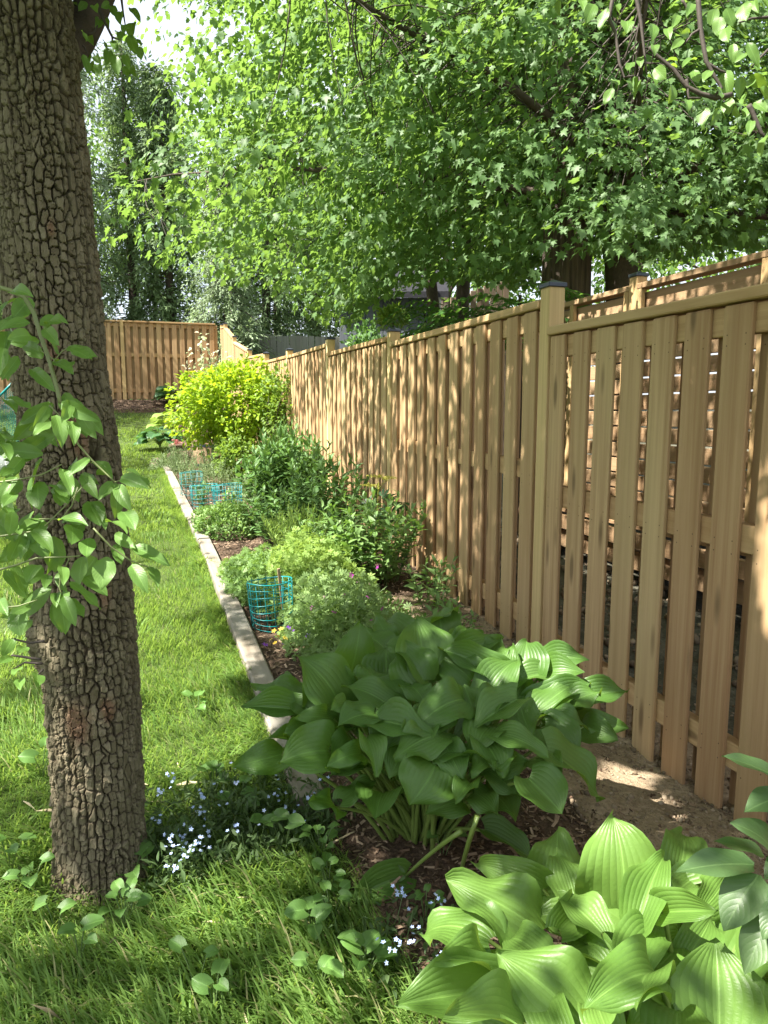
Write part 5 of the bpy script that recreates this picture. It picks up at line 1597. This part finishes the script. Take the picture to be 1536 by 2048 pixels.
VIOLET = [leaf_tpl(6, 6, .40, .92, .2, .6, dr, .35, .04, ph) for dr, ph in ((.5, 0), (.9, .5))]
WP = [((262,1790),(300,1740),3,.055,'single oval leaf weed against the trunk foot'), ((60,1800),(0,0),4,.05,'weed in the lawn at the left edge level with the trunk foot'), ((250,1860),(0,0),9,.04,'round leaved weed cluster just in front of the trunk'), ((115,1880),(0,0),2,.05,'two leaved weed left in front of the trunk'), ((160,1935),(0,0),3,.05,'small weed in the shaded grass bottom left'),
      ((625,1900),(0,0),4,.055,'yellow green crinkled weed in the grass left of the mulch'), ((730,1975),(0,0),7,.055,'weed clump in the grass near the bottom, left of the light hosta'), ((640,2010),(0,0),3,.05,'weed at the bottom middle in the grass'), ((430,2035),(0,0),3,.05,'pale weed at the very bottom left of middle'), ((395,1998),(0,0),2,.045,'tiny weed in the grass above the bottom edge'),
      ((640,1735),(0,0),9,.036,'bushy little weed where the grass meets the mulch, under the forget-me-nots'), ((655,1800),(0,0),8,.036,'creeping weed at the mulch edge beside the broken leaf'), ((665,1860),(0,0),6,.036,'creeping weed below the broken leaf tip'), ((540,1700),(0,0),4,.055,'broad leaved weed at the front of the forget-me-nots'), ((570,1720),(0,0),3,.055,'grey green broad weed under the blue flowers'),
      ((85,1560),(0,0),4,.06,'broad leaved weed in the sunny lawn left of the trunk'), ((430,1590),(0,0),5,.055,'broad leaved weed between trunk and blue flowers'), ((395,1440),(0,0),4,.05,'weed in the sunlit lawn right of the trunk'), ((885,1735),(0,0),3,.05,'round seedling on the mulch beneath the big hosta'), ((850,1860),(0,0),6,.03,'seedling on the mulch left of the light hosta'), ((480,1640),(0,0),4,.05,'weed leaves deep inside the blue flowers'), ((20,1750),(0,0),3,.05,'pale weed at the left edge of the lawn')]
for (u, v), _, nlf, Lw, lab in WP:
    p = on_ground(u, v); p[2] = max(p[2], float(lawn_z(p[0], p[1])))
    root = thing('lawn_weed', p, lab, 'weed', 'weeds in grass and mulch')
    Ps = []; Ds = []; Ns = []
    mb = MB()
    for i in range(nlf):
        a = i * 2.4 + RNG.random(); o = np.array([cos(a), sin(a), 0])
        q_ = p + o * .034 * RNG.uniform(.3, 1.3) + [0, 0, RNG.uniform(.07, .125)]
        mb.tube(np.array([p, (p + q_) / 2 + [0, 0, .01], q_]), .0016, 4, False)
        Ps.append(q_); Ds.append(o + [0, 0, .1] + RNG.normal(0, .2, 3)); Ns.append(np.array([-.1, -.3, 1.]) + RNG.normal(0, .25, 3))
    part('stems', mb, M_STEM, root, True)
    foliage(root, VIOLET, frames(Ps, Ds, Ns, Lw * RNG.uniform(.7, 1.1, nlf)), LM_WEED, 'leaf', 'leaf', 40, 1)

# dead flower stalks on the mulch
for (a, b, r, lab) in (((652,1712),(748,1668),.0035,'dry straw stalk on mulch left of the hosta stems'), ((815,1705),(872,1760),.0025,'thin dry stalk on the mulch between hosta and broken leaf'), ((1185,1590),(1232,1650),.0045,'pale dry stalk on the sandy soil by the fence')):
    p, q_ = on_ground(*a) + [0, 0, .035], on_ground(*b) + [0, 0, .03]
    o = thing('dry_stalk', (p + q_) / 2, lab, 'stalk', 'dry stalks on the bed'); mb = MB()
    mb.tube(np.array([p, (p + q_) / 2 + [.004, 0, .01], q_]), r, 5); mb.tube(np.array([p + [.01, .0, 0], q_ + [.0, .02, .005]]), r * .6, 5); part('stem', mb, M_STRAW, o, True)

# teal net and sack at the left edge behind the trunk
net = thing('teal_net', at(0, 920, 9.0), 'teal mesh net hanging behind the trunk at the left edge', 'net')
net.location.z = float(ground(net.location.x, net.location.y))
A0, B0, C0, D0 = at(-70, 850, 9.2), at(28, 762, 9.0), at(44, 900, 9.0), at(-70, 925, 9.2)
mb = MB()
for k in range(34):
    t = k / 33
    for (p, q_, r_, s_) in ((A0, B0, D0, C0), (A0, D0, B0, C0)):
        a = p + (q_ - p) * t if True else 0; b = r_ + (s_ - r_) * t
        m = (a + b) / 2 + [0, -.05 * sin(pi * t), -.04]
        mb.tube(bez(a, m, b, 6), .0035, 3, False)
part('mesh', mb, M_TEALD, net)
mb = MB(); mb.tube(bez(A0, (A0 + B0) / 2 + [0, 0, -.06], B0, 6), .014, 6); part('edge_rope', mb, M_TEAL, net, True)
for p in (B0, A0):
    mb = MB(); mb.tube(np.array([[p[0], p[1] + .02, float(ground(p[0], p[1])) - .02], p + [0, .02, .03]]), .010, 6); part('net_pole', mb, M_CAP, net, True)

sack = thing('compost_sack', on_ground(4, 945), 'pale speckled sack with grey capital letters lying at the left edge', 'sack')
sp_ = np.array(sack.location); _b = bmesh.new(); bmesh.ops.create_uvsphere(_b, u_segments=20, v_segments=12, radius=1)
ang = -.15
for v_ in _b.verts:
    sx_, sy_, sz_ = [math.copysign(abs(c) ** .55, c) for c in v_.co]
    x_, y_ = sx_ * .30, sy_ * .16; v_.co = (x_ * cos(ang) - y_ * sin(ang), x_ * sin(ang) + y_ * cos(ang), sz_ * .19 + .19)
me = bpy.data.meshes.new('sack_body'); _b.to_mesh(me); _b.free(); [setattr(f, 'use_smooth', True) for f in me.polygons]
M_SACK = plain_mat('speckled_sack', (.50, .52, .52), .5, 0, .5, 40)
me.materials.append(M_SACK); link('body', me, sack)
fc = bpy.data.curves.new('lettering', 'FONT'); fc.body = 'YEL'; fc.size = .15; fc.extrude = .002; fc.align_x = 'CENTER'
_t = bpy.data.objects.new('lettering_curve', fc); S.collection.objects.link(_t)
_me = bpy.data.meshes.new_from_object(_t.evaluated_get(bpy.context.evaluated_depsgraph_get())); bpy.data.objects.remove(_t)
fo_ = link('lettering', _me, sack)
M_LET = plain_mat('grey_print', (.75, .76, .76), .6, 0, .05); _me.materials.clear(); _me.materials.append(M_LET)
fo_.location = (.10, -.172, .13); fo_.rotation_euler = (radians(90), 0, ang)

# ------------------------------------------------------------------ trees beyond the fence
MAPLE = [maple_tpl(0), maple_tpl(3), maple_tpl(5)]


def tree_trunk(root, P, R, mat, ns=14, bumpy=.06):
    P = np.asarray(P, float); t = np.linspace(0, len(P) - 1, 28)
    Q = np.stack([np.interp(t, np.arange(len(P)), P[:, a]) for a in range(3)], -1); r = np.interp(t, np.arange(len(P)), R)
    mb = MB(); mb.tube(Q, r, ns)
    V = mb.V[0]; c = np.repeat(Q, ns, 0); m = len(c)
    th = np.tile(np.arange(ns), len(Q))
    V[:m] = c + (V[:m] - c) * (1 + bumpy * (hashn(th, th * 0 + 3, 4)[:, None] - .5) * 2)
    return part('trunk', mb, mat, root, True)


# big maple: trunk right behind the deck, crown hanging over the fence
mx_, my_ = 5.04, 7.13
maple = thing('maple_tree', (mx_, my_, .2), 'big maple behind the fence whose crown of lobed leaves fills the top', 'tree')
tree_trunk(maple, [(mx_, my_, .1), (mx_ + .05, my_, 2.5), (mx_ - .1, my_ + .1, 5), (mx_ + .2, my_ + .3, 9)], [.24, .18, .16, .06], M_BARK2)
LIMBS = []


def crown_limit_v(u):
    return np.interp(u, [200, 240, 340, 420, 480, 560, 640, 700, 760, 860, 940, 1000, 1060, 1100, 1180, 1240, 1350, 1536, 1800], [470, 500, 520, 545, 570, 585, 630, 650, 590, 560, 545, 560, 560, 500, 490, 520, 500, 490, 520])


specs = [(172, 12, 5.6, 2.9), (150, 22, 6.2, 3.6), (130, 15, 6.0, 3.2), (110, 30, 5.5, 4.2), (195, 24, 5.2, 3.9), (215, 14, 4.4, 3.1), (240, 26, 4.4, 3.7), (268, 12, 4.2, 3.0), (300, 25, 4.2, 3.6), (340, 20, 4.5, 3.4), (20, 25, 4.5, 3.6), (60, 25, 4.8, 3.5),
         (165, 40, 6.0, 5.0), (140, 45, 6.0, 5.5), (190, 45, 5.5, 5.2), (225, 42, 5.0, 5.4), (260, 40, 4.6, 5.0), (310, 45, 4.5, 5.3), (90, 45, 4.5, 5.4), (180, 60, 4.5, 6.5), (120, 62, 4.5, 6.5), (250, 60, 4.2, 6.6), (156, 5, 5.0, 2.75), (283, 4, 3.2, 2.7)]
for az, el, L, z in specs:
    a, e = radians(az), radians(el)
    mb = MB(); P = limb(mb, (mx_, my_, z), (cos(a) * cos(e), sin(a) * cos(e), sin(e)), L, .06 if el < 50 else .045, .006, .5, 12, .09)
    u_, v_, k_ = project(P); bad = np.where((v_ > crown_limit_v(u_) - 15) & (k_ > .5) & (u_ > 0) & (u_ < 1536))[0]
    if len(bad) and bad[0] > 2:
        P = P[:bad[0]]; mb = MB(); mb.tube(P, np.linspace(.042, .012, len(P)), 7)
    elif len(bad): continue
    LIMBS.append(P); part('limb', mb, M_BARK2, maple, True)
LP_ = np.vstack([p[i] + (p[i + 1] - p[i]) * t for p in LIMBS for i in range(2, len(p) - 1) for t in np.linspace(0, 1, 14)[None].T[:, 0]]).reshape(-1, 3)


def crown_limit(u, v, k):
    """where the crown of the maple stops against the sky and above the fence in the photograph"""
    low = np.interp(u, [200, 240, 340, 420, 480, 560, 640, 700, 760, 860, 940, 1000, 1060, 1100, 1180, 1240, 1350, 1536, 1800], [470, 500, 520, 545, 570, 585, 630, 650, 590, 560, 545, 560, 560, 500, 490, 520, 500, 490, 520])
    left = np.interp(v, [-300, 0, 60, 130, 200, 250, 290, 340, 420, 480, 560], [380, 330, 350, 330, 340, 370, 300, 240, 220, 250, 330])
    return (v < low) & (u > left)


cand = []
need = 4600
while sum(len(c) for c in cand) < need:
    n = 6000
    d = RNG.normal(0, 1, (n, 3)); d = unit(d) * RNG.random((n, 1)) ** (1 / 2.6)
    P = np.array([4.2, 7.9, 5.7]) + d * [5.7, 5.0, 4.3]
    u, v, k = project(P)
    jit = 26 * RNG.normal(0, 1, n)
    inframe = (k > .5) & (u > -100) & (u < 1640) & (v > -60) & (v < 2100)
    ok = (k > 5.2) & np.where(inframe, crown_limit(u + jit, v + .6 * jit, k), P[:, 2] > 2.4) & (P[:, 2] > 2.0)
    lumps = fbm(P[:, 0] * .8 + 3, P[:, 2] * 1.5 + P[:, 1] * .7, 15)
    ok &= lumps > .465
    # the part of the crown the garden sees is the fuller one
    ok &= RNG.random(n) < np.where(inframe, 1.0, .38)
    # sky shows through at the upper left
    ok &= ~((u < 480) & (v < 330) & (RNG.random(n) < .35) & inframe)
    cand.append(P[ok])
CP = np.vstack(cand)[:need]
out_ = lambda p: unit((p - [mx_, my_, 4.0]))
# twigs from the nearest limb to every spray
mb = MB()
for p in CP[::2]:
    dd = np.linalg.norm(LP_ - p, axis=1); q_ = LP_[np.argsort(dd)[RNG.integers(60)]]
    w_ = RNG.normal(0, .12, 3) * dd.min()
    if dd.min() < 1.3: mb.tube(bez(q_, q_ * .6 + p * .4 + w_ + out_(p) * .15, p, 6), np.linspace(.008, .002, 6), 3, False)
part('twigs', mb, M_BARKT, maple, True, 'stuff')
per = 17
out = unit((CP - [mx_, my_, 4.5]) * [1, 1, .25])
# flat layered sprays: leaves of one spray share their droop and facing
SN = unit(RNG.normal(0, .30, (need, 3)) + out * .35 + [0, 0, .9])
SDn = unit(out * .8 + RNG.normal(0, .35, (need, 3)) + [0, 0, -.35])
SX = unit(np.cross(SDn, SN))
q3 = RNG.normal(0, 1, (need, per, 3)) * [.26, .15, .045]
P = (CP[:, None] + SDn[:, None] * q3[..., :1] + SX[:, None] * q3[..., 1:2] + SN[:, None] * q3[..., 2:]).reshape(-1, 3)
n = len(P)
D = np.repeat(SDn, per, 0) * .9 + RNG.normal(0, .38, (n, 3)) + np.repeat(SX, per, 0) * np.sign(q3[..., 1]).reshape(-1, 1) * .5 + [0, 0, -.25]
Nn = np.repeat(SN, per, 0) + RNG.normal(0, .26, (n, 3))
u, v, k = project(P); keepm = ~((v > crown_limit_v(u) + 12) & (k > .5) & (u > 0) & (u < 1536)); P = P[keepm]; D = D[keepm]; Nn = Nn[keepm]; n = len(P)
M = frames(P, D, Nn, RNG.uniform(.055, .115, n))
k = project(P)[2]; cut = 7.4
foliage(maple, MAPLE, M[k < cut], LM_MAPLE, 'leaf', 'foliage', 300, 10)
merged('foliage', maple_far(), M[k >= cut], LM_MAPLE, maple)

cedar = thing('cedar_tree', (4.62, 7.55, .2), 'thick straight cedar trunk with stringy bark behind the tall near post', 'tree')
tree_trunk(cedar, [(4.62, 7.55, .1), (4.60, 7.55, 3.0), (4.62, 7.6, 7.0)], [.30, .27, .2], M_CEDAR, 26, .10)


def spray_tpl(seed=2, fingers=5):
    r = np.random.default_rng(seed); V = []; F = []
    for k in range(fingers):
        t = k / (fingers - 1); s = 1 if k % 2 else -1
        a = s * (1.0 - .75 * t) * (1 if k < fingers - 1 else 0)
        b = np.array([0, .75 * t]); L = .45 * (1 - .35 * t)
        d = np.array([sin(a), cos(a)]); p = np.array([d[1], -d[0]]); w = .055
        i = len(V); e = b + d * L; m = b + d * L * .5
        for q in (b, m + p * w, e, m - p * w): V.append((q[0], q[1], -.35 * q[1] ** 2 + r.normal(0, .03)))
        F.append((i, i + 1, i + 2, i + 3))
    V = np.array(V); return V, V.copy(), [np.array(F)]


SPRAY = spray_tpl()
M = []
n = 1500
P = np.array([4.7, 8.2, 8.4]) + unit(RNG.normal(0, 1, (n, 3))) * RNG.random((n, 1)) ** .4 * [2.2, 2.2, 3.4]
foliage(cedar, SPRAY, frames(P, RNG.normal(0, .8, (n, 3)) + [0, 0, -.6], RNG.normal(0, .5, (n, 3)) + [0, 0, .8], RNG.uniform(.3, .6, n)), LM_DARK, 'leaf', 'crown', 0)

for pts, r, lab in (([(4.66, 11.5, .4), (4.60, 11.5, 2.7), (4.35, 11.5, 4.6), (4.2, 11.6, 6.5)], .11, 'slim dark leaning trunk left of the cedar, in front of the shed corner'),
                    ([(5.25, 11.9, .4), (5.22, 11.9, 3.0), (5.3, 11.9, 5.2), (5.4, 12, 7)], .13, 'slim dark upright trunk just left of the cedar')):
    t = thing('slim_tree', pts[0], lab, 'tree', 'slim trunks by the shed'); tree_trunk(t, pts, [r, r * .9, r * .8, r * .5], M_BARK2, 10)
    top = np.array(pts[-1]); n = 1300
    P = top + RNG.normal(0, 1, (n, 3)) * [1.3, 1.0, 1.0] + [0, 0, .3]
    u, v, k = project(P); P = P[v < 470]; n = len(P)
    foliage(t, TINY, frames(P, RNG.normal(0, 1, (n, 3)) + [0, 0, -.5], RNG.normal(0, .5, (n, 3)) + [0, 0, .8], RNG.uniform(.09, .14, n)), LM_BACK, 'leaf', 'crown', 0)
    for k in range(3):
        mb = MB(); limb(mb, pts[2], (RNG.normal(), RNG.normal(), .7), 1.8, .035, .006, .2, 7, .12); part('limb', mb, M_BARK2, t, True)


def conifer(x, y, h, r0, label, mat, n, zlow=.8, lean=0., w=2.0, seed=1, spr=.55, name='conifer_tree'):
    z = float(ground(x, y)); t = thing(name, (x, y, z), label, 'tree', 'evergreens beyond the back fence')
    tree_trunk(t, [(x, y, z - .1), (x + lean * .5, y, z + h * .5), (x + lean, y, z + h)], [r0, r0 * .7, .03], M_BARK2, 10)
    Ps = []; Ds = []; mb = MB(); nb = int(n / 16)
    for k in range(nb):
        q = (k + RNG.random()) / nb; zz_ = z + zlow + (h - zlow) * q ** 1.15
        L = w * (1 - .75 * q) * RNG.uniform(.6, 1.1); a = k * 2.4 + RNG.normal(0, .5)
        b = np.array([x + lean * q, y, zz_]); o = np.array([cos(a), sin(a), 0])
        e = b + o * L + [0, 0, -.35 * L + .1]
        C = bez(b, b + o * L * .5 + [0, 0, .18 * L], e, 7); mb.tube(C, np.linspace(.022, .004, 7), 3, False)
        for m in range(16):
            s_ = RNG.uniform(.25, 1); i0 = min(5, int(s_ * 6)); f_ = s_ * 6 - i0
            p = C[i0] * (1 - f_) + C[i0 + 1] * f_
            Ps.append(p + RNG.normal(0, .06, 3)); Ds.append(o * .5 + RNG.normal(0, .5, 3) + [0, 0, -.55])
    part('branches', mb, M_BARKT, t, True, 'stuff')
    foliage(t, SPRAY, frames(Ps, Ds, RNG.normal(0, .4, (len(Ps), 3)) + [0, 0, .9], RNG.uniform(.6, 1.1, len(Ps)) * spr), mat, 'spray', 'crown', 0)
    return t


conifer(-1.9, 23.4, 13.5, .19, 'tall thin evergreen just right of the pear trunk, its top against the sky', LM_DARK2, 2300, 1.6, .3, 1.7, spr=.5)
conifer(-.35, 24.6, 10.5, .17, 'dark evergreen behind the left part of the back fence', LM_DARK, 2300, 1.2, .0, 1.6)
conifer(.8, 23.6, 9.5, .16, 'evergreen with bare dark lower trunk behind the middle of the back fence', LM_DARK, 2800, 1.8, -.2, 1.7)
conifer(2.25, 22.0, 6.5, .13, 'pale feathery evergreen drooping over the corner of the back fence', LM_DARK2, 3600, .9, .0, 1.6, spr=.42)
conifer(3.7, 24.4, 9.0, .18, 'dark evergreen right of the drooping pale one behind the grey fence', LM_DARK, 3000, 1.0, .2, 1.9)
conifer(5.6, 25.4, 9.5, .18, 'dark evergreen rising over the right end of the grey fence', LM_DARK, 2800, 1.0, .2, 2.0)
conifer(-4.2, 24.8, 11.0, .2, 'dark evergreen behind the back fence left of the pear trunk', LM_DARK, 2200, 1.0, .2, 1.9)
conifer(-3.3, 22.6, 9.5, .16, 'dense evergreen close behind the back fence left of the trunk', LM_DARK, 3000, 1.6, .0, 1.8)
conifer(-7.5, 25.5, 11.0, .2, 'leftmost dark evergreen beyond the back fence', LM_DARK, 1600, 1.0, .2, 2.1)


def round_tree(name, x, y, h, rx, rz, label, mat, n, L, group='leafy trees beyond the fences', tpl=None, r0=.18, cz=None, keep=None):
    z = float(ground(x, y)); t = thing(name, (x, y, z), label, 'tree', group)
    tree_trunk(t, [(x, y, z - .1), (x + .1, y, z + h * .4), (x, y, z + h * .8)], [r0, r0 * .75, r0 * .3], M_BARK2, 10)
    c = np.array([x, y, z + h - rz if cz is None else cz])
    cl = c + unit(RNG.normal(0, 1, (n // 12, 3))) * RNG.random((n // 12, 1)) ** .45 * [rx, rx, rz]
    cl = cl[fbm(cl[:, 0] * .8 + x, cl[:, 2] * .9 + cl[:, 1] * .6, 33) > .40]
    P = np.repeat(cl, 14, 0) + RNG.normal(0, .22, (len(cl) * 14, 3)); n = len(P)
    if keep is not None: P = P[keep(P)]; n = len(P)
    for k in range(7):
        e = cl[RNG.integers(len(cl))]; b = np.array([x, y, z + h * RNG.uniform(.25, .55)])
        mb = MB(); mb.tube(bez(b, (b + e) / 2 + [0, 0, .3], e, 7), np.linspace(r0 * .4, .012, 7), 6); part('limb', mb, M_BARK2, t, True)
    foliage(t, tpl or TINY, frames(P, RNG.normal(0, 1, (n, 3)) + [0, 0, -.4], RNG.normal(0, .5, (n, 3)) + [0, 0, .8], L * RNG.uniform(.6, 1.1, n)), mat, 'leaf', 'crown', 0)
    return t


round_tree('leafy_tree', 8.2, 20.0, 9.5, 3.6, 3.8, 'leafy tree far behind the maple, seen through its lower gaps left of centre', LM_BACK, 9000, .22)
round_tree('leafy_tree', -.4, 27.5, 10.5, 2.6, 3.6, 'light leafy tree behind the thin evergreens right of the trunk', LM_BACK, 5000, .2)
round_tree('leafy_tree', 12.5, 17.0, 10., 4.0, 4.2, 'leafy tree far behind the cedar trunk', LM_BACK, 9000, .22)
round_tree('leafy_tree', 13.5, 10.5, 9.5, 3.8, 4.0, 'leafy tree behind the maple at the right edge above the deck screen', LM_BACK, 8000, .2)
round_tree('leafy_tree', 5.0, 30.0, 13., 4.5, 5.0, 'tall leafy tree behind the dark evergreens', LM_BACK, 8000, .28)
round_tree('leafy_tree', 11.5, 26.0, 13., 5.0, 5.2, 'broad leafy tree at the back, right of the shed', LM_BACK, 8000, .28)
# a garden tree to the left, beyond the frame, whose crown dapples the lawn
def off_frame(P):
    u, v, k = project(P)
    return ~((k > .2) & (u > 120) & (u < 1600) & (v > -120))
round_tree('shade_tree', -4.7, 7.6, 9.0, 2.4, 2.2, 'garden tree left of the lawn outside the picture, dappling the grass', LM_BACK, 1700, .16, None, cz=6.2, keep=off_frame)
round_tree('shade_tree', -4.6, 18.6, 9.5, 2.6, 2.6, 'third garden tree left of the lawn near the back fence', LM_BACK, 9500, .16, None, cz=7.2, keep=off_frame)
round_tree('shade_tree', -5.0, 12.6, 9.5, 2.2, 2.2, 'second garden tree left of the lawn outside the picture', LM_BACK, 2000, .16, None, cz=6.8, keep=off_frame)

for x_, y_, l_ in ((7.2, .8, 'dense green shrub behind the deck screen at the right edge'), (7.4, 3.2, 'dense green shrub behind the deck screen below the big near board gaps'), (7.3, 5.6, 'dense green shrub behind the deck screen beside the maple trunk')):
    shrub('dense_shrub', x_, y_, l_, LM_BACK, M_BARKT, 4200, np.array([x_, y_, 2.3]), 1.0, 1.6, 2.1, OVAL, .16, 5, int(y_ * 7), 0, group='shrubs behind the deck screen')
# shrubs showing over the fence
def pinnate(name, x, y, z, label, fronds, L, mat, h):
    root = thing(name, (x, y, float(ground(x, y))), label, 'shrub'); b0 = np.array(root.location); Ps = []; Ds = []; Ns = []
    top = np.array([x, y, z])
    mb = MB(); mb.tube(bez(b0, (b0 + top) / 2 + [.05, 0, 0], top, 6), np.linspace(.03, .015, 6), 6); part('stem', mb, M_BARKT, root, True)
    for k in range(fronds):
        a = k * 2.4 + RNG.normal(0, .3); o = np.array([cos(a), sin(a), 0]); s = top + [RNG.normal(0, .15), RNG.normal(0, .15), RNG.uniform(-h, .1)]
        C = bez(s, s + o * L * .6 + [0, 0, .22 * L], s + o * L + [0, 0, -.25 * L], 10)
        mb = MB(); mb.tube(C, np.linspace(.006, .002, 10), 4, False); part('frond_stem', mb, M_TWIGG, root, True)
        sd_ = np.cross(o, [0, 0, 1.])
        for m in range(1, 10):
            for s_ in (-1, 1): Ps.append(C[m]); Ds.append(sd_ * s_ + o * .45 + [0, 0, -.35]); Ns.append(np.array([0, 0, 1.]) + RNG.normal(0, .2, 3))
    foliage(root, LANCE, frames(Ps, Ds, Ns, L * .26), mat, 'leaflet', 'foliage', 200, 8)


p = at(1040, 590, 6.6); pinnate('sumac', p[0], p[1], p[2], 'feathery leaved sumac leaning over the fence beside the tall post', 16, .62, LM_SUMAC, .5)
p = at(920, 620, 8.2); pinnate('sumac', p[0], p[1], p[2], 'feathery leaved sumac in front of the shed corner above the fence', 18, .62, LM_SUMAC, .4)
p = at(850, 628, 9.6); pinnate('sumac', p[0], p[1], p[2], 'feathery leaved sumac in front of the dark shed wall', 14, .55, LM_SUMAC, .3)
p = at(786, 638, 11.5)
sh_ = mound_plant('dome_shrub', p[0], p[1], 'small light green dome of foliage showing over the fence before the shed', LANCE[0], LM_SPIRED, 420, .26, .26, .3, .13, 'shrub', 0, .5, zb=p[2] - .1, up=.7)
mb = MB(); mb.tube(np.array([[p[0], p[1], .4], [p[0], p[1], p[2] + .1]]), .02, 6); part('stem', mb, M_BARKT, sh_, True)
p = at(735, 640, 13.5)
sv_ = mound_plant('climbing_shrub', p[0], p[1], 'dark ivy like shrub growing against the left part of the shed', SMALL, LM_TALL, 1500, .5, .5, 1.1, .11, 'shrub', 0, .6, zb=2.0)
hk = thing('shepherd_hook', (3.55, 13.8, .5), 'thin black metal plant hook in front of the grey fence', 'plant hook')
b = at(718, 720, 14.2); tp = at(718, 672, 14.2); b[2] = .4
mb = MB(); mb.tube(np.vstack([[b], [tp], bez(tp, tp + [.0, 0, .14], tp + [-.13, .02, .10], 6)[1:], bez(tp + [-.13, .02, .10], tp + [-.2, .02, .06], tp + [-.19, .02, -.02], 5)[1:]]), .009, 6); part('rod', mb, M_CAP, hk, True)
